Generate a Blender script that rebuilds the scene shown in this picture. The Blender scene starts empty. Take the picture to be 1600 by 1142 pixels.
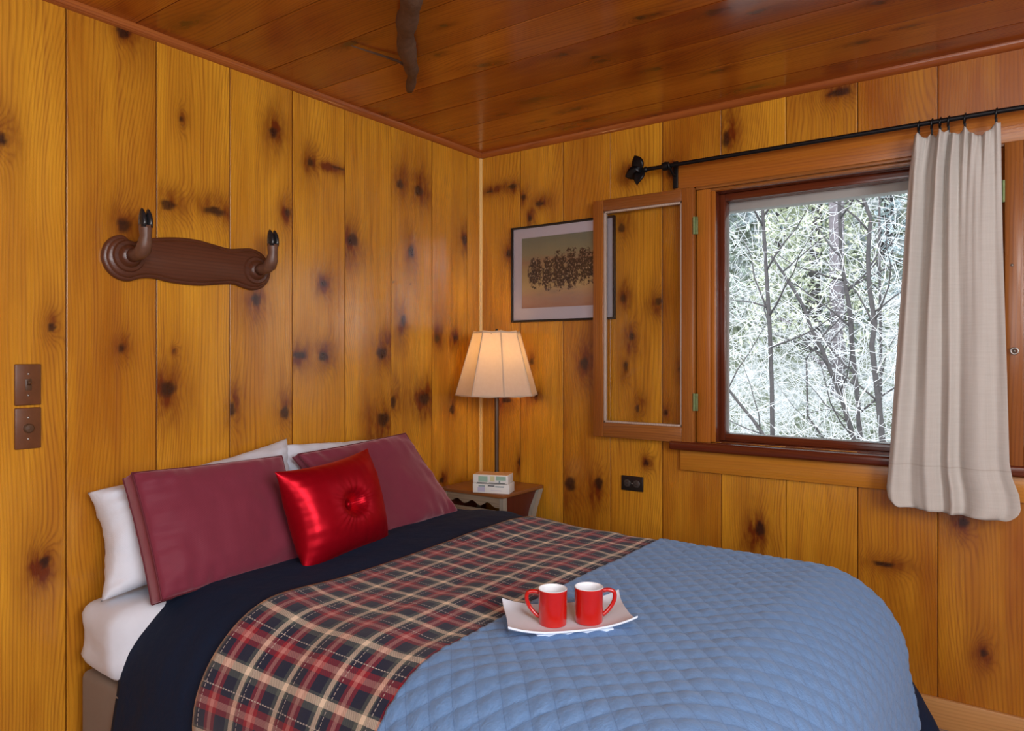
import bpy, bmesh, math, random
import numpy as np
from mathutils import Vector, Matrix, noise as mnoise
random.seed(7); np.random.seed(7)
PI = math.pi
S = bpy.context.scene
COL = S.collection

# ------------------------------------------------------------------ camera
CAM = Vector((2.29, -2.92, 1.30))
YAW = math.radians(35.6)
cd = bpy.data.cameras.new('camera'); cam = bpy.data.objects.new('camera', cd); COL.objects.link(cam)
cam.location = CAM; cam.rotation_euler = (PI/2, 0, YAW)
cd.sensor_fit = 'HORIZONTAL'; cd.sensor_width = 36.0
cd.lens = 1119/1600*36.0
cd.shift_y = -(571-557)/1600.0
cd.clip_start = 0.05; cd.clip_end = 200
S.camera = cam

# ------------------------------------------------------------------ colour management
S.view_settings.view_transform = 'Standard'
S.view_settings.look = 'None'
S.view_settings.gamma = 1.0
S.view_settings.use_curve_mapping = False
S.view_settings.exposure = 0.25

# ------------------------------------------------------------------ world, sun, window light
w = bpy.data.worlds.new('overcast_sky'); S.world = w; w.use_nodes = True
nt = w.node_tree; bg = nt.nodes['Background']
bg.inputs['Color'].default_value = (0.84, 0.92, 1.0, 1); bg.inputs['Strength'].default_value = 1.6

def light(name, kind, loc, target, energy, color, size=None, size_y=None, parent=None):
    d = bpy.data.lights.new(name, kind); d.energy = energy; d.color = color
    if kind == 'AREA':
        d.shape = 'RECTANGLE'; d.size = size; d.size_y = size_y or size
    o = bpy.data.objects.new(name, d); COL.objects.link(o); o.location = loc
    o.rotation_euler = (Vector(target)-Vector(loc)).to_track_quat('-Z', 'Y').to_euler()
    return o
sun = light('sun', 'SUN', (0, -10, 12), (0.5, 0, 0), 2.2, (1.0, 0.97, 0.92)); sun.data.angle = math.radians(2)
# daylight through the openings behind and beside the camera
light('front_window_daylight', 'AREA', (2.25, -4.06, 1.45), (2.0, 0, 1.30), 20, (0.90, 0.95, 1.0), 1.5, 1.1)
light('added_top_fill', 'AREA', (2.9, -3.1, 2.27), (1.6, -1.6, 0.6), 13, (1.0, 0.96, 0.92), 0.35, 0.35)  # unseen fill light added behind the camera to brighten upward-facing surfaces
light('right_window_daylight', 'AREA', (4.06, -2.62, 1.66), (0, -1.6, 1.15), 86, (0.93, 0.96, 1.0), 1.7, 1.2)

# ================================================================== helpers
def tagp(o, label=None, cat=None, group=None, kind=None):
    if label: o['label'] = label
    if cat: o['category'] = cat
    if group: o['group'] = group
    if kind: o['kind'] = kind
    return o

def empty(name, loc, label=None, cat=None, group=None, kind=None):
    o = bpy.data.objects.new(name, None); COL.objects.link(o); o.location = loc
    o.empty_display_size = 0.05
    return tagp(o, label, cat, group, kind)

def wloc(o):
    p = Vector((0, 0, 0))
    while o is not None:
        p = p + o.location; o = o.parent
    return p

def link_mesh(name, me, m, parent=None, smooth=False, origin=None):
    """mesh is given in world coordinates; move it to its parent or to its own base"""
    me.materials.clear(); me.materials.append(m)
    if smooth:
        me.polygons.foreach_set('use_smooth', [True]*len(me.polygons))
    o = bpy.data.objects.new(name, me); COL.objects.link(o)
    if parent is not None:
        me.transform(Matrix.Translation(-wloc(parent))); o.parent = parent
    else:
        if origin is None:
            co = np.empty(len(me.vertices)*3); me.vertices.foreach_get('co', co); co = co.reshape(-1, 3)
            mn, mx = co.min(0), co.max(0); origin = ((mn[0]+mx[0])/2, (mn[1]+mx[1])/2, mn[2])
        me.transform(Matrix.Translation(-Vector(origin))); o.location = origin
    me.update()
    return o

def obj(name, bm, m, parent=None, smooth=False, origin=None, angle=None):
    me = bpy.data.meshes.new(name); bmesh.ops.recalc_face_normals(bm, faces=bm.faces); bm.to_mesh(me); bm.free()
    o = link_mesh(name, me, m, parent, smooth, origin)
    if angle is not None: edge_split(o, angle)
    return o

def edge_split(o, deg):
    me = o.data
    me.polygons.foreach_set('use_smooth', [True]*len(me.polygons))
    bm = bmesh.new(); bm.from_mesh(me)
    for e in bm.edges:
        if len(e.link_faces) == 2 and e.calc_face_angle(0) > math.radians(deg): e.smooth = False
    bm.to_mesh(me); bm.free()

def pyobj(name, verts, faces, m, parent=None, smooth=False, origin=None):
    me = bpy.data.meshes.new(name); me.from_pydata([tuple(v) for v in verts], [], faces); me.update()
    return link_mesh(name, me, m, parent, smooth, origin)

def bx(bm, x0, x1, y0, y1, z0, z1, bev=0.0, rot=None, seg=2):
    r = bmesh.ops.create_cube(bm, size=1.0)
    vs = r['verts']
    bmesh.ops.scale(bm, verts=vs, vec=(abs(x1-x0), abs(y1-y0), abs(z1-z0)))
    if bev > 0:
        es = list({e for v in vs for e in v.link_edges})
        q = bmesh.ops.bevel(bm, geom=es, offset=bev, segments=seg, profile=0.5, affect='EDGES')
        vs = list({v for f in q['faces'] for v in f.verts} | {v for v in vs if v.is_valid})
        # collect whole island
        seen = set(vs); stack = list(vs)
        while stack:
            v = stack.pop()
            for e in v.link_edges:
                o2 = e.other_vert(v)
                if o2 not in seen: seen.add(o2); stack.append(o2)
        vs = list(seen)
    if rot is not None: bmesh.ops.transform(bm, matrix=rot.to_4x4(), verts=vs)
    bmesh.ops.translate(bm, verts=vs, vec=((x0+x1)/2, (y0+y1)/2, (z0+z1)/2))
    return vs

def boxobj(name, x0, x1, y0, y1, z0, z1, m, parent=None, bev=0.003, rot=None):
    bm = bmesh.new(); bx(bm, x0, x1, y0, y1, z0, z1, bev, rot); return obj(name, bm, m, parent, angle=35)

def tube(bm, pts, rad, seg=12, cap=True, rough=0.0):
    """tapered tube along points"""
    pts = [Vector(p) for p in pts]; n = len(pts)
    if not hasattr(rad, '__len__'): rad = [rad]*n
    t0 = (pts[1]-pts[0]).normalized()
    up = Vector((0, 0, 1)) if abs(t0.z) < 0.9 else Vector((1, 0, 0))
    a = t0.cross(up).normalized(); rings = []
    for i, p in enumerate(pts):
        t = (pts[min(i+1, n-1)]-pts[max(i-1, 0)]).normalized()
        a = (a - t*a.dot(t)).normalized(); b = t.cross(a)
        ring = []
        for k in range(seg):
            th = 2*PI*k/seg; r = rad[i]*(1+rough*random.uniform(-1, 1))
            ring.append(bm.verts.new(p + (a*math.cos(th)+b*math.sin(th))*r))
        rings.append(ring)
    for i in range(n-1):
        for k in range(seg):
            bm.faces.new((rings[i][k], rings[i][(k+1) % seg], rings[i+1][(k+1) % seg], rings[i+1][k]))
    if cap:
        bm.faces.new(rings[0][::-1]); bm.faces.new(rings[-1])

def lathe(bm, prof, c, seg=48, axis='z', close=False):
    rings = []
    for r, h in prof:
        ring = []
        for k in range(seg):
            th = 2*PI*k/seg
            if axis == 'z': p = (c[0]+r*math.cos(th), c[1]+r*math.sin(th), c[2]+h)
            elif axis == 'x': p = (c[0]+h, c[1]+r*math.cos(th), c[2]+r*math.sin(th))
            else: p = (c[0]+r*math.cos(th), c[1]+h, c[2]+r*math.sin(th))
            ring.append(bm.verts.new(p))
        rings.append(ring)
    for i in range(len(rings)-1):
        for k in range(seg):
            bm.faces.new((rings[i][k], rings[i][(k+1) % seg], rings[i+1][(k+1) % seg], rings[i+1][k]))
    if close:
        bm.faces.new(rings[0]); bm.faces.new(rings[-1])

def prism(bm, poly, depth_axis, d0, d1, bev=0.0):
    """poly: list of (a,b). depth_axis 'x': a=y,b=z ; 'y': a=x,b=z ; 'z': a=x,b=y"""
    def P(a, b, d):
        return {'x': (d, a, b), 'y': (a, d, b), 'z': (a, b, d)}[depth_axis]
    A = [bm.verts.new(P(a, b, d0)) for a, b in poly]; B = [bm.verts.new(P(a, b, d1)) for a, b in poly]
    n = len(poly)
    bm.faces.new(A); bm.faces.new(B[::-1])
    for i in range(n): bm.faces.new((A[i], A[(i+1) % n], B[(i+1) % n], B[i]))

def grid_faces(nu, nv, closed_u=False):
    f = []
    for j in range(nv-1):
        for i in range(nu-1 if not closed_u else nu):
            i2 = (i+1) % nu
            f.append((j*nu+i, j*nu+i2, (j+1)*nu+i2, (j+1)*nu+i))
    return f

def smooth_closed(pts, n=6):
    """Catmull-Rom through closed 2-D points"""
    out = []; m = len(pts)
    for i in range(m):
        p0, p1, p2, p3 = [Vector(pts[(i+k-1) % m]) for k in range(4)]
        for k in range(n):
            t = k/n
            out.append(tuple(0.5*((2*p1)+(p2-p0)*t+(2*p0-5*p1+4*p2-p3)*t*t+(3*p1-p0-3*p2+p3)*t**3)))
    return out

# ================================================================== materials
class NT:
    def __init__(s, name):
        s.m = bpy.data.materials.new(name); s.m.use_nodes = True; s.t = s.m.node_tree
        s.b = s.t.nodes['Principled BSDF']; s.out = s.t.nodes['Material Output']
    def n(s, typ, **kw):
        o = s.t.nodes.new(typ)
        for k, v in kw.items(): setattr(o, k, v)
        return o
    def l(s, a, b): s.t.links.new(a, b)
    def put(s, sock, v):
        if isinstance(v, bpy.types.NodeSocket): s.l(v, sock)
        else:
            if sock.type == 'RGBA' and len(v) == 3: v = (*v, 1)
            sock.default_value = v
    def math(s, op, a, b=None, c=None, clamp=False):
        o = s.n('ShaderNodeMath', operation=op); o.use_clamp = clamp
        s.put(o.inputs[0], a)
        if b is not None: s.put(o.inputs[1], b)
        if c is not None: s.put(o.inputs[2], c)
        return o.outputs[0]
    def comb(s, x, y, z):
        o = s.n('ShaderNodeCombineXYZ'); s.put(o.inputs[0], x); s.put(o.inputs[1], y); s.put(o.inputs[2], z); return o.outputs[0]
    def sep(s, v):
        o = s.n('ShaderNodeSeparateXYZ'); s.l(v, o.inputs[0]); return o.outputs
    def noise(s, vec, scale=1.0, detail=2.0, rough=0.5, col=False):
        o = s.n('ShaderNodeTexNoise'); s.l(vec, o.inputs['Vector'])
        o.inputs['Scale'].default_value = scale; o.inputs['Detail'].default_value = detail; o.inputs['Roughness'].default_value = rough
        return o.outputs['Color' if col else 'Fac']
    def mix(s, f, a, b, blend='MIX'):
        o = s.n('ShaderNodeMix', data_type='RGBA', blend_type=blend); s.put(o.inputs[0], f); s.put(o.inputs[6], a); s.put(o.inputs[7], b); return o.outputs[2]
    def ramp(s, f, stops, interp='LINEAR'):
        o = s.n('ShaderNodeValToRGB'); s.l(f, o.inputs[0]); cr = o.color_ramp; cr.interpolation = interp
        while len(cr.elements) < len(stops): cr.elements.new(0.5)
        for e, (p, c) in zip(cr.elements, stops):
            e.position = p; e.color = (*c, 1) if len(c) == 3 else c
        return o.outputs[0]
    def rng(s, v, a, b, c, d):
        o = s.n('ShaderNodeMapRange'); s.l(v, o.inputs[0])
        for i, q in enumerate((a, b, c, d)): o.inputs[i+1].default_value = q
        return o.outputs[0]
    def bump(s, h, strength=0.3, dist=0.01):
        o = s.n('ShaderNodeBump'); s.l(h, o.inputs['Height']); o.inputs['Strength'].default_value = strength; o.inputs['Distance'].default_value = dist
        s.l(o.outputs[0], s.b.inputs['Normal']); return o
    def attr(s, name):
        o = s.n('ShaderNodeAttribute'); o.attribute_name = name; return o.outputs['Fac']
    def objco(s):
        return s.n('ShaderNodeTexCoord').outputs['Object']
    def uv(s):
        return s.n('ShaderNodeTexCoord').outputs['UV']

def plain(name, col, rough=0.5, metal=0.0, spec=0.5, sheen=0.0, coat=0.0, var=0.06, scale=25):
    t = NT(name)
    n = t.noise(t.objco(), scale, 3)
    c = t.mix(n, tuple(x*(1-var) for x in col), tuple(min(1, x*(1+var)) for x in col))
    t.l(c, t.b.inputs['Base Color'])
    t.b.inputs['Roughness'].default_value = rough; t.b.inputs['Metallic'].default_value = metal
    t.b.inputs['Specular IOR Level'].default_value = spec
    t.b.inputs['Sheen Weight'].default_value = sheen; t.b.inputs['Coat Weight'].default_value = coat
    return t.m

def wood_core(t, U, V, seed, light_c, dark_c, line_c, freq=1.0, knots=False, rough=0.3, bump=0.12, cath=1.0):
    sd = t.math('MULTIPLY', seed, 31.7)
    broad = t.noise(t.comb(t.math('MULTIPLY', U, 7.0), t.math('MULTIPLY', V, 1.3), sd), 1, 3, 0.55)
    warp = t.noise(t.comb(t.math('MULTIPLY', U, 3.0*cath), t.math('MULTIPLY', V, 0.9), t.math('ADD', sd, 9.0)), 1, 1.5, 0.4)
    fine = t.noise(t.comb(t.math('MULTIPLY', U, 260.0), t.math('MULTIPLY', V, 5.0), sd), 1, 2, 0.6)
    mid = t.noise(t.comb(t.math('MULTIPLY', U, 55.0), t.math('MULTIPLY', V, 1.4), t.math('ADD', sd, 3.0)), 1, 3, 0.6)
    ring = t.math('ADD', t.math('MULTIPLY', U, 88.0*freq), t.math('MULTIPLY', warp, 24.0*cath))
    if knots:
        ring = t.math('ADD', ring, t.math('MULTIPLY', t.attr('kwarp'), 5.0))
    ring = t.math('ADD', ring, t.math('MULTIPLY', mid, 1.2))
    s = t.math('SINE', t.math('MULTIPLY', ring, 6.2832))
    line = t.math('POWER', t.math('MULTIPLY_ADD', s, 0.5, 0.5), 2.4)
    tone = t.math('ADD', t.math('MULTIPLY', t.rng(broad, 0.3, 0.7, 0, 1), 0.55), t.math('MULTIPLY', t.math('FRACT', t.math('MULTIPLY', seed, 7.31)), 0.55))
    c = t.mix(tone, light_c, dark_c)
    c = t.mix(t.math('MULTIPLY', line, t.rng(mid, 0.35, 0.75, 0.10, 0.60)), c, line_c)
    c = t.mix(t.math('MULTIPLY', t.rng(fine, 0.35, 0.8, 0, 1), 0.22), c, line_c)
    c = t.mix(t.math('MULTIPLY', t.rng(mid, 0.5, 0.8, 0, 1), 0.30), c, dark_c)
    if knots:
        h = t.attr('halo'); k = t.attr('knot')
        hn = t.noise(t.comb(t.math('MULTIPLY', U, 40.0), t.math('MULTIPLY', V, 14.0), sd), 1, 3, 0.6)
        h2 = t.math('MULTIPLY', h, t.rng(hn, 0.3, 0.7, 0.45, 1.15), clamp=True)
        c = t.mix(h2, c, (0.15, 0.026, 0.003))
        kn = t.noise(t.comb(t.math('MULTIPLY', U, 90.0), t.math('MULTIPLY', V, 90.0), sd), 1, 3, 0.6)
        k2 = t.math('MULTIPLY', k, t.rng(kn, 0.2, 0.8, 1.0, 0.82))
        c = t.mix(k2, c, t.mix(kn, (0.012, 0.005, 0.003), (0.055, 0.018, 0.008)))
    t.l(c, t.b.inputs['Base Color'])
    rn = t.rng(mid, 0.3, 0.8, rough*0.85, rough*1.25)
    t.l(rn, t.b.inputs['Roughness'])
    hgt = t.math('ADD', t.math('MULTIPLY', line, 0.3), t.math('MULTIPLY', fine, 0.5))
    hgt = t.math('ADD', hgt, t.math('MULTIPLY', broad, 1.5))
    t.bump(hgt, bump, 0.002)

def board_wood(name, lc, dc, nc, rough=0.3, **kw):
    t = NT(name); wood_core(t, t.attr('bu'), t.attr('bv'), t.attr('bseed'), lc, dc, nc, knots=True, rough=rough, **kw)
    t.b.inputs['Coat Weight'].default_value = 0.35; t.b.inputs['Coat Roughness'].default_value = 0.16
    return t.m

def trim_wood(name, lc, dc, nc, axis='z', rough=0.3, freq=1.0, cath=0.35, **kw):
    """grain runs along the given object axis"""
    t = NT(name); x, y, z = t.sep(t.objco())
    r = t.n('ShaderNodeObjectInfo').outputs['Random']
    if axis == 'z': U, V = t.math('ADD', x, y), z
    elif axis == 'x': U, V = t.math('ADD', y, z), x
    else: U, V = t.math('ADD', x, z), y
    U = t.math('ADD', U, t.math('MULTIPLY', r, 3.0)); V = t.math('ADD', V, t.math('MULTIPLY', r, 7.0))
    wood_core(t, U, V, r, lc, dc, nc, rough=rough, freq=freq, cath=cath, **kw)
    return t.m

PINE = board_wood('knotty_pine', (0.83, 0.40, 0.028), (0.35, 0.098, 0.006), (0.16, 0.034, 0.004), rough=0.28)
CEILW = board_wood('ceiling_pine', (0.56, 0.175, 0.014), (0.27, 0.050, 0.005), (0.10, 0.015, 0.003), rough=0.22)
TRIMX = trim_wood('trim_pine_x', (0.50, 0.18, 0.022), (0.36, 0.10, 0.012), (0.20, 0.045, 0.008), 'x')
TRIMZ = trim_wood('trim_pine_z', (0.50, 0.18, 0.022), (0.36, 0.10, 0.012), (0.20, 0.045, 0.008), 'z')
MOLDX = trim_wood('moulding_x', (0.42, 0.13, 0.030), (0.30, 0.075, 0.016), (0.16, 0.03, 0.008), 'x', rough=0.22)
MOLDY = trim_wood('moulding_y', (0.42, 0.13, 0.030), (0.30, 0.075, 0.016), (0.16, 0.03, 0.008), 'y', rough=0.22)
REDX = trim_wood('dark_red_wood_x', (0.16, 0.035, 0.012), (0.10, 0.018, 0.007), (0.05, 0.010, 0.005), 'x', rough=0.2)
REDZ = trim_wood('dark_red_wood_z', (0.16, 0.035, 0.012), (0.10, 0.018, 0.007), (0.05, 0.010, 0.005), 'z', rough=0.2)
SASHX = trim_wood('sash_wood_x', (0.36, 0.135, 0.030), (0.22, 0.065, 0.014), (0.10, 0.025, 0.008), 'x', rough=0.28)
SASHZ = trim_wood('sash_wood_z', (0.42, 0.155, 0.028), (0.26, 0.075, 0.013), (0.11, 0.026, 0.008), 'z', rough=0.28)
GAP = plain('gap_dark', (0.02, 0.008, 0.004), 0.8)
BLACK = plain('black_iron', (0.012, 0.012, 0.014), 0.42, 0.6)
BRONZE = plain('aged_bronze', (0.085, 0.045, 0.025), 0.38, 0.65, var=0.25, scale=60)
BRASS = plain('green_patina_brass', (0.20, 0.26, 0.11), 0.5, 0.5, var=0.3, scale=90)
STEEL = plain('steel', (0.45, 0.43, 0.40), 0.35, 0.9)
WHITEP = plain('white_paint', (0.62, 0.62, 0.60), 0.6)
GREYP = plain('weathered_grey_paint', (0.42, 0.40, 0.38), 0.7)

def glassy(name, tint=(1, 1, 1), f=0.9):
    t = NT(name); t.t.nodes.remove(t.b)
    tr = t.n('ShaderNodeBsdfTransparent'); tr.inputs[0].default_value = (*tint, 1)
    gl = t.n('ShaderNodeBsdfGlossy'); gl.inputs['Roughness'].default_value = 0.02
    fr = t.n('ShaderNodeFresnel'); fr.inputs[0].default_value = 1.45
    mx = t.n('ShaderNodeMixShader'); t.l(t.math('MULTIPLY', fr.outputs[0], f), mx.inputs[0])
    t.l(tr.outputs[0], mx.inputs[1]); t.l(gl.outputs[0], mx.inputs[2]); t.l(mx.outputs[0], t.out.inputs['Surface'])
    return t.m
GLASS = glassy('window_glass', f=0.45)

def cloth(name, col, rough=0.85, sheen=0.3, weave=900, var=0.1, bump=0.25, wr=6.0, wrs=0.5, sheen_col=None):
    t = NT(name); uv = t.uv(); u, v, _ = t.sep(uv)
    su = t.math('SINE', t.math('MULTIPLY', u, weave)); sv = t.math('SINE', t.math('MULTIPLY', v, weave))
    wv = t.math('MULTIPLY', su, sv)
    n = t.noise(t.objco(), 9, 4, 0.6)
    c = t.mix(n, tuple(x*(1-var) for x in col), tuple(min(1, x*(1+var)) for x in col))
    t.l(c, t.b.inputs['Base Color']); t.b.inputs['Roughness'].default_value = rough
    t.b.inputs['Specular IOR Level'].default_value = 0.25
    t.b.inputs['Sheen Weight'].default_value = sheen
    if sheen_col: t.b.inputs['Sheen Tint'].default_value = (*sheen_col, 1)
    w2 = t.noise(t.objco(), wr, 3, 0.55)
    h = t.math('ADD', t.math('MULTIPLY', wv, 0.08), t.math('MULTIPLY', w2, wrs*8))
    t.bump(h, bump, 0.004)
    return t.m
SHEET = cloth('white_sheet', (0.70, 0.75, 0.84), 0.8, 0.15, wr=11, wrs=0.8)
NAVY = cloth('navy_duvet', (0.004, 0.012, 0.036), 0.85, 0.03, wr=12, wrs=0.8, bump=0.35, sheen_col=(0.2, 0.35, 0.7))
SHAM = cloth('burgundy_sateen', (0.19, 0.022, 0.045), 0.62, 0.6, wr=7, wrs=0.6, sheen_col=(0.9, 0.55, 0.6))
SHAMEDGE = cloth('burgundy_piping', (0.11, 0.008, 0.018), 0.55, 0.2)
TAUPE = cloth('taupe_skirt', (0.22, 0.17, 0.13), 0.9, 0.1)

# ================================================================== planked surfaces
KL = [(-2.134, 1.897, 0.015, 0.022), (-1.809, 2.313, 0.028, 0.024), (-1.619, 2.093, 0.009, 0.015), (-1.258, 2.14, 0.022, 0.024), (-1.087, 2.065, 0.019, 0.021), (-1.665, 1.798, 0.033, 0.021), (-1.498, 1.805, 0.054, 0.018), (-1.807, 1.71, 0.026, 0.028), (-1.195, 1.85, 0.017, 0.02), (-0.948, 2.072, 0.048, 0.008), (-0.869, 1.788, 0.04, 0.032), (-0.589, 2.076, 0.029, 0.026), (-0.467, 2.07, 0.039, 0.03), (-0.518, 1.782, 0.025, 0.036), (-0.568, 1.462, 0.02, 0.034), (-1.023, 1.593, 0.022, 0.018), (-0.893, 1.628, 0.006, 0.006), (-0.786, 1.629, 0.006, 0.006), (-0.629, 1.631, 0.006, 0.006), (-0.523, 1.634, 0.006, 0.006), (-1.139, 1.305, 0.043, 0.017), (-1.023, 1.3, 0.032, 0.023), (-0.703, 1.314, 0.042, 0.031), (-0.692, 1.025, 0.047, 0.037), (-0.633, 1.097, 0.024, 0.034), (-0.428, 1.102, 0.049, 0.033), (-0.229, 1.039, 0.024, 0.028), (-0.338, 1.386, 0.023, 0.022), (-0.2, 1.392, 0.024, 0.019), (-1.333, 1.509, 0.025, 0.028), (-1.207, 1.086, 0.026, 0.03), (-1.432, 1.111, 0.018, 0.031), (-2.01, 1.385, 0.014, 0.016), (-1.813, 1.326, 0.014, 0.016), (-1.665, 1.193, 0.035, 0.032), (-1.643, 1.319, 0.008, 0.008), (-2.028, 0.71, 0.017, 0.021), (-0.13, 1.886, 0.03, 0.029), (-0.305, 0.703, 0.023, 0.018)]
KR = [(0.062, 2.146, 0.033, 0.009), (0.203, 2.153, 0.036, 0.013), (0.27, 2.09, 0.019, 0.016), (0.365, 2.046, 0.033, 0.015), (0.308, 1.981, 0.015, 0.019), (0.18, 1.818, 0.023, 0.025), (0.808, 1.879, 0.022, 0.026), (0.817, 1.563, 0.016, 0.023), (0.988, 1.541, 0.021, 0.02), (0.859, 1.389, 0.019, 0.023), (0.83, 1.257, 0.013, 0.029), (0.887, 1.069, 0.015, 0.02), (1.021, 1.055, 0.014, 0.017), (0.615, 1.267, 0.028, 0.036), (0.319, 1.275, 0.016, 0.019), (0.342, 1.115, 0.023, 0.016), (0.539, 0.696, 0.038, 0.042), (0.693, 0.715, 0.027, 0.035), (0.93, 0.83, 0.019, 0.017), (0.246, 0.775, 0.012, 0.023), (1.088, 1.248, 0.009, 0.019), (0.164, 1.081, 0.039, 0.02), (1.041, 2.095, 0.021, 0.019), (0.852, 2.124, 0.029, 0.018), (1.286, 2.196, 0.021, 0.042), (1.722, 2.298, 0.055, 0.019), (1.426, 0.608, 0.026, 0.036), (1.871, 0.54, 0.046, 0.012), (2.117, 0.727, 0.021, 0.02), (2.176, 0.29, 0.015, 0.017)]

def planked(name, m, seams, v0, v1, mapf, knots, res=0.008, seed=1, gap=0.0011, hole=None, random_knots=0, kind='structure', kscale=(1, 1), seeds=None):
    """seams: board edges along a; v0..v1 extent along the grain; mapf(a, v, depth) -> world arrays"""
    rs = np.random.RandomState(seed)
    V, F, off = [], [], 0
    att = {k: [] for k in ('bu', 'bv', 'bseed', 'knot', 'halo', 'kwarp')}
    nv = max(2, int((v1-v0)/res)+1); vv = np.linspace(v0, v1, nv)
    if hole is not None:                       # put grid lines on the hole's edges
        for h in (hole[2], hole[3]): vv[np.argmin(abs(vv-h))] = h
    for bi in range(len(seams)-1):
        a0, a1 = seams[bi], seams[bi+1]; wd = a1-a0
        nu = max(3, int(wd/res)+1)
        aa = np.concatenate(([a0+gap, a0+0.0020], np.linspace(a0+0.005, a1-0.005, nu), [a1-0.0020, a1-gap]))
        if hole is not None:
            for h in (hole[0], hole[1]):
                if a0+0.01 < h < a1-0.01: aa[2+np.argmin(abs(aa[2:-2]-h))] = h
        A, B = np.meshgrid(aa, vv)
        cup = 0.0007*rs.uniform(-1, 1); tilt = rs.uniform(-0.0006, 0.0006)
        x = (A-a0)/wd*2-1
        depth = cup*(1-x*x) + tilt*x
        depth = np.where((A < a0+0.0015) | (A > a1-0.0015), depth-0.0008, depth)
        knot = np.zeros_like(A); halo = np.zeros_like(A); kw = np.zeros_like(A)
        ks = [k for k in knots if a0-0.02 < k[0] < a1+0.02]
        for _ in range(random_knots):
            s = rs.uniform(0.007, 0.017); ks.append((rs.uniform(a0+0.02, a1-0.02), rs.uniform(v0, v1), s*kscale[0], s*kscale[1]*rs.uniform(0.9, 1.6)))
        for (ka, kv, ra, rv) in ks:
            inside = a0-0.002 <= ka <= a1+0.002
            big = max(ra, rv) > 0.0065
            n1 = 1+0.09*np.sin(np.arctan2((B-kv)/rv, (A-ka)/ra)*3+ka*90)+0.06*np.sin(np.arctan2((B-kv)/rv, (A-ka)/ra)*5+kv*70)
            dA, dB = (A-ka)/(ra*0.80), (B-kv)/(rv*0.85)
            d = np.sqrt(dA*dA+dB*dB)/np.clip(n1, 0.6, 1.4)
            if inside: knot = np.maximum(knot, np.clip((1.15-d)/0.42, 0, 1))
            if big:
                sk = rs.uniform(-0.7, 0.7)
                dA2 = (A-ka+sk*ra*1.2)/(ra*1.9); dB2 = (B-kv+sk*rv*1.3)/(rv*2.6)
                hh = (np.exp(-(dA2*dA2+dB2*dB2))*0.85+0.5*np.exp(-(dA2*dA2/3.5+dB2*dB2/5))) * (1.05 if inside else 0.5)
                halo = np.maximum(halo, hh*rs.uniform(0.6, 1.0))
                if inside: kw += np.exp(-((A-ka)**2/(ra*1.9)**2+(B-kv)**2/(rv*2.6)**2))*rs.uniform(0.7, 1.1)
        bs = seeds[bi % len(seeds)] if seeds else rs.uniform(0.02, 0.98)
        P = mapf(A, B, depth); P = np.stack(P, -1).reshape(-1, 3)
        V.append(P)
        n_u = len(aa); idx = np.arange(n_u*nv).reshape(nv, n_u)
        q = np.stack([idx[:-1, :-1], idx[:-1, 1:], idx[1:, 1:], idx[1:, :-1]], -1).reshape(-1, 4)
        if hole is not None:
            ca = ((A[:-1, :-1]+A[1:, 1:])/2).ravel(); cv = ((B[:-1, :-1]+B[1:, 1:])/2).ravel()
            q = q[~((ca > hole[0]) & (ca < hole[1]) & (cv > hole[2]) & (cv < hole[3]))]
        F.append(q+off); off += n_u*nv
        att['bu'].append((A-a0).ravel()); att['bv'].append((B+rs.uniform(0, 50)).ravel()); att['bseed'].append(np.full(A.size, bs))
        att['knot'].append(knot.ravel()); att['halo'].append(halo.ravel()); att['kwarp'].append(kw.ravel())
    # narrow open joints between the boards: two side walls and a back
    for bi in range(1, len(seams)-1):
        a = seams[bi]; spans = [(v0, v1)]
        if hole is not None and hole[0] < a < hole[1]: spans = [(v0, hole[2]), (hole[3], v1)]
        for (p, q_) in spans:
            for (c0, c1) in (((a-gap, 0.0), (a-gap, -0.012)), ((a-gap, -0.012), (a+gap, -0.012)), ((a+gap, -0.012), (a+gap, 0.0))):
                Aq = np.array([c0[0], c1[0], c1[0], c0[0]]); Bq = np.array([p, p, q_, q_]); Dq = np.array([c0[1], c1[1], c1[1], c0[1]])
                V.append(np.stack(mapf(Aq, Bq, Dq), -1)); F.append(np.array([[0, 1, 2, 3]])+off); off += 4
                for k_, vv_ in (('bu', 0.0), ('bv', 0.0), ('bseed', .5), ('knot', 0.0), ('halo', 0.9), ('kwarp', 0.0)): att[k_].append(np.full(4, vv_))
    V = np.concatenate(V); F = np.concatenate(F)
    me = bpy.data.meshes.new(name)
    me.vertices.add(len(V)); me.vertices.foreach_set('co', V.ravel())
    me.loops.add(F.size); me.loops.foreach_set('vertex_index', F.ravel().astype(np.int32))
    me.polygons.add(len(F)); me.polygons.foreach_set('loop_start', (np.arange(len(F))*4).astype(np.int32)); me.polygons.foreach_set('loop_total', np.full(len(F), 4, np.int32))
    me.update(calc_edges=True)
    for k, v in att.items():
        a = me.attributes.new(k, 'FLOAT', 'POINT'); a.data.foreach_set('value', np.concatenate(v).astype(np.float32))
    me.validate()
    o = link_mesh(name, me, m, None, True, origin=(0, 0, 0)); o['kind'] = kind
    return o

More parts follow.
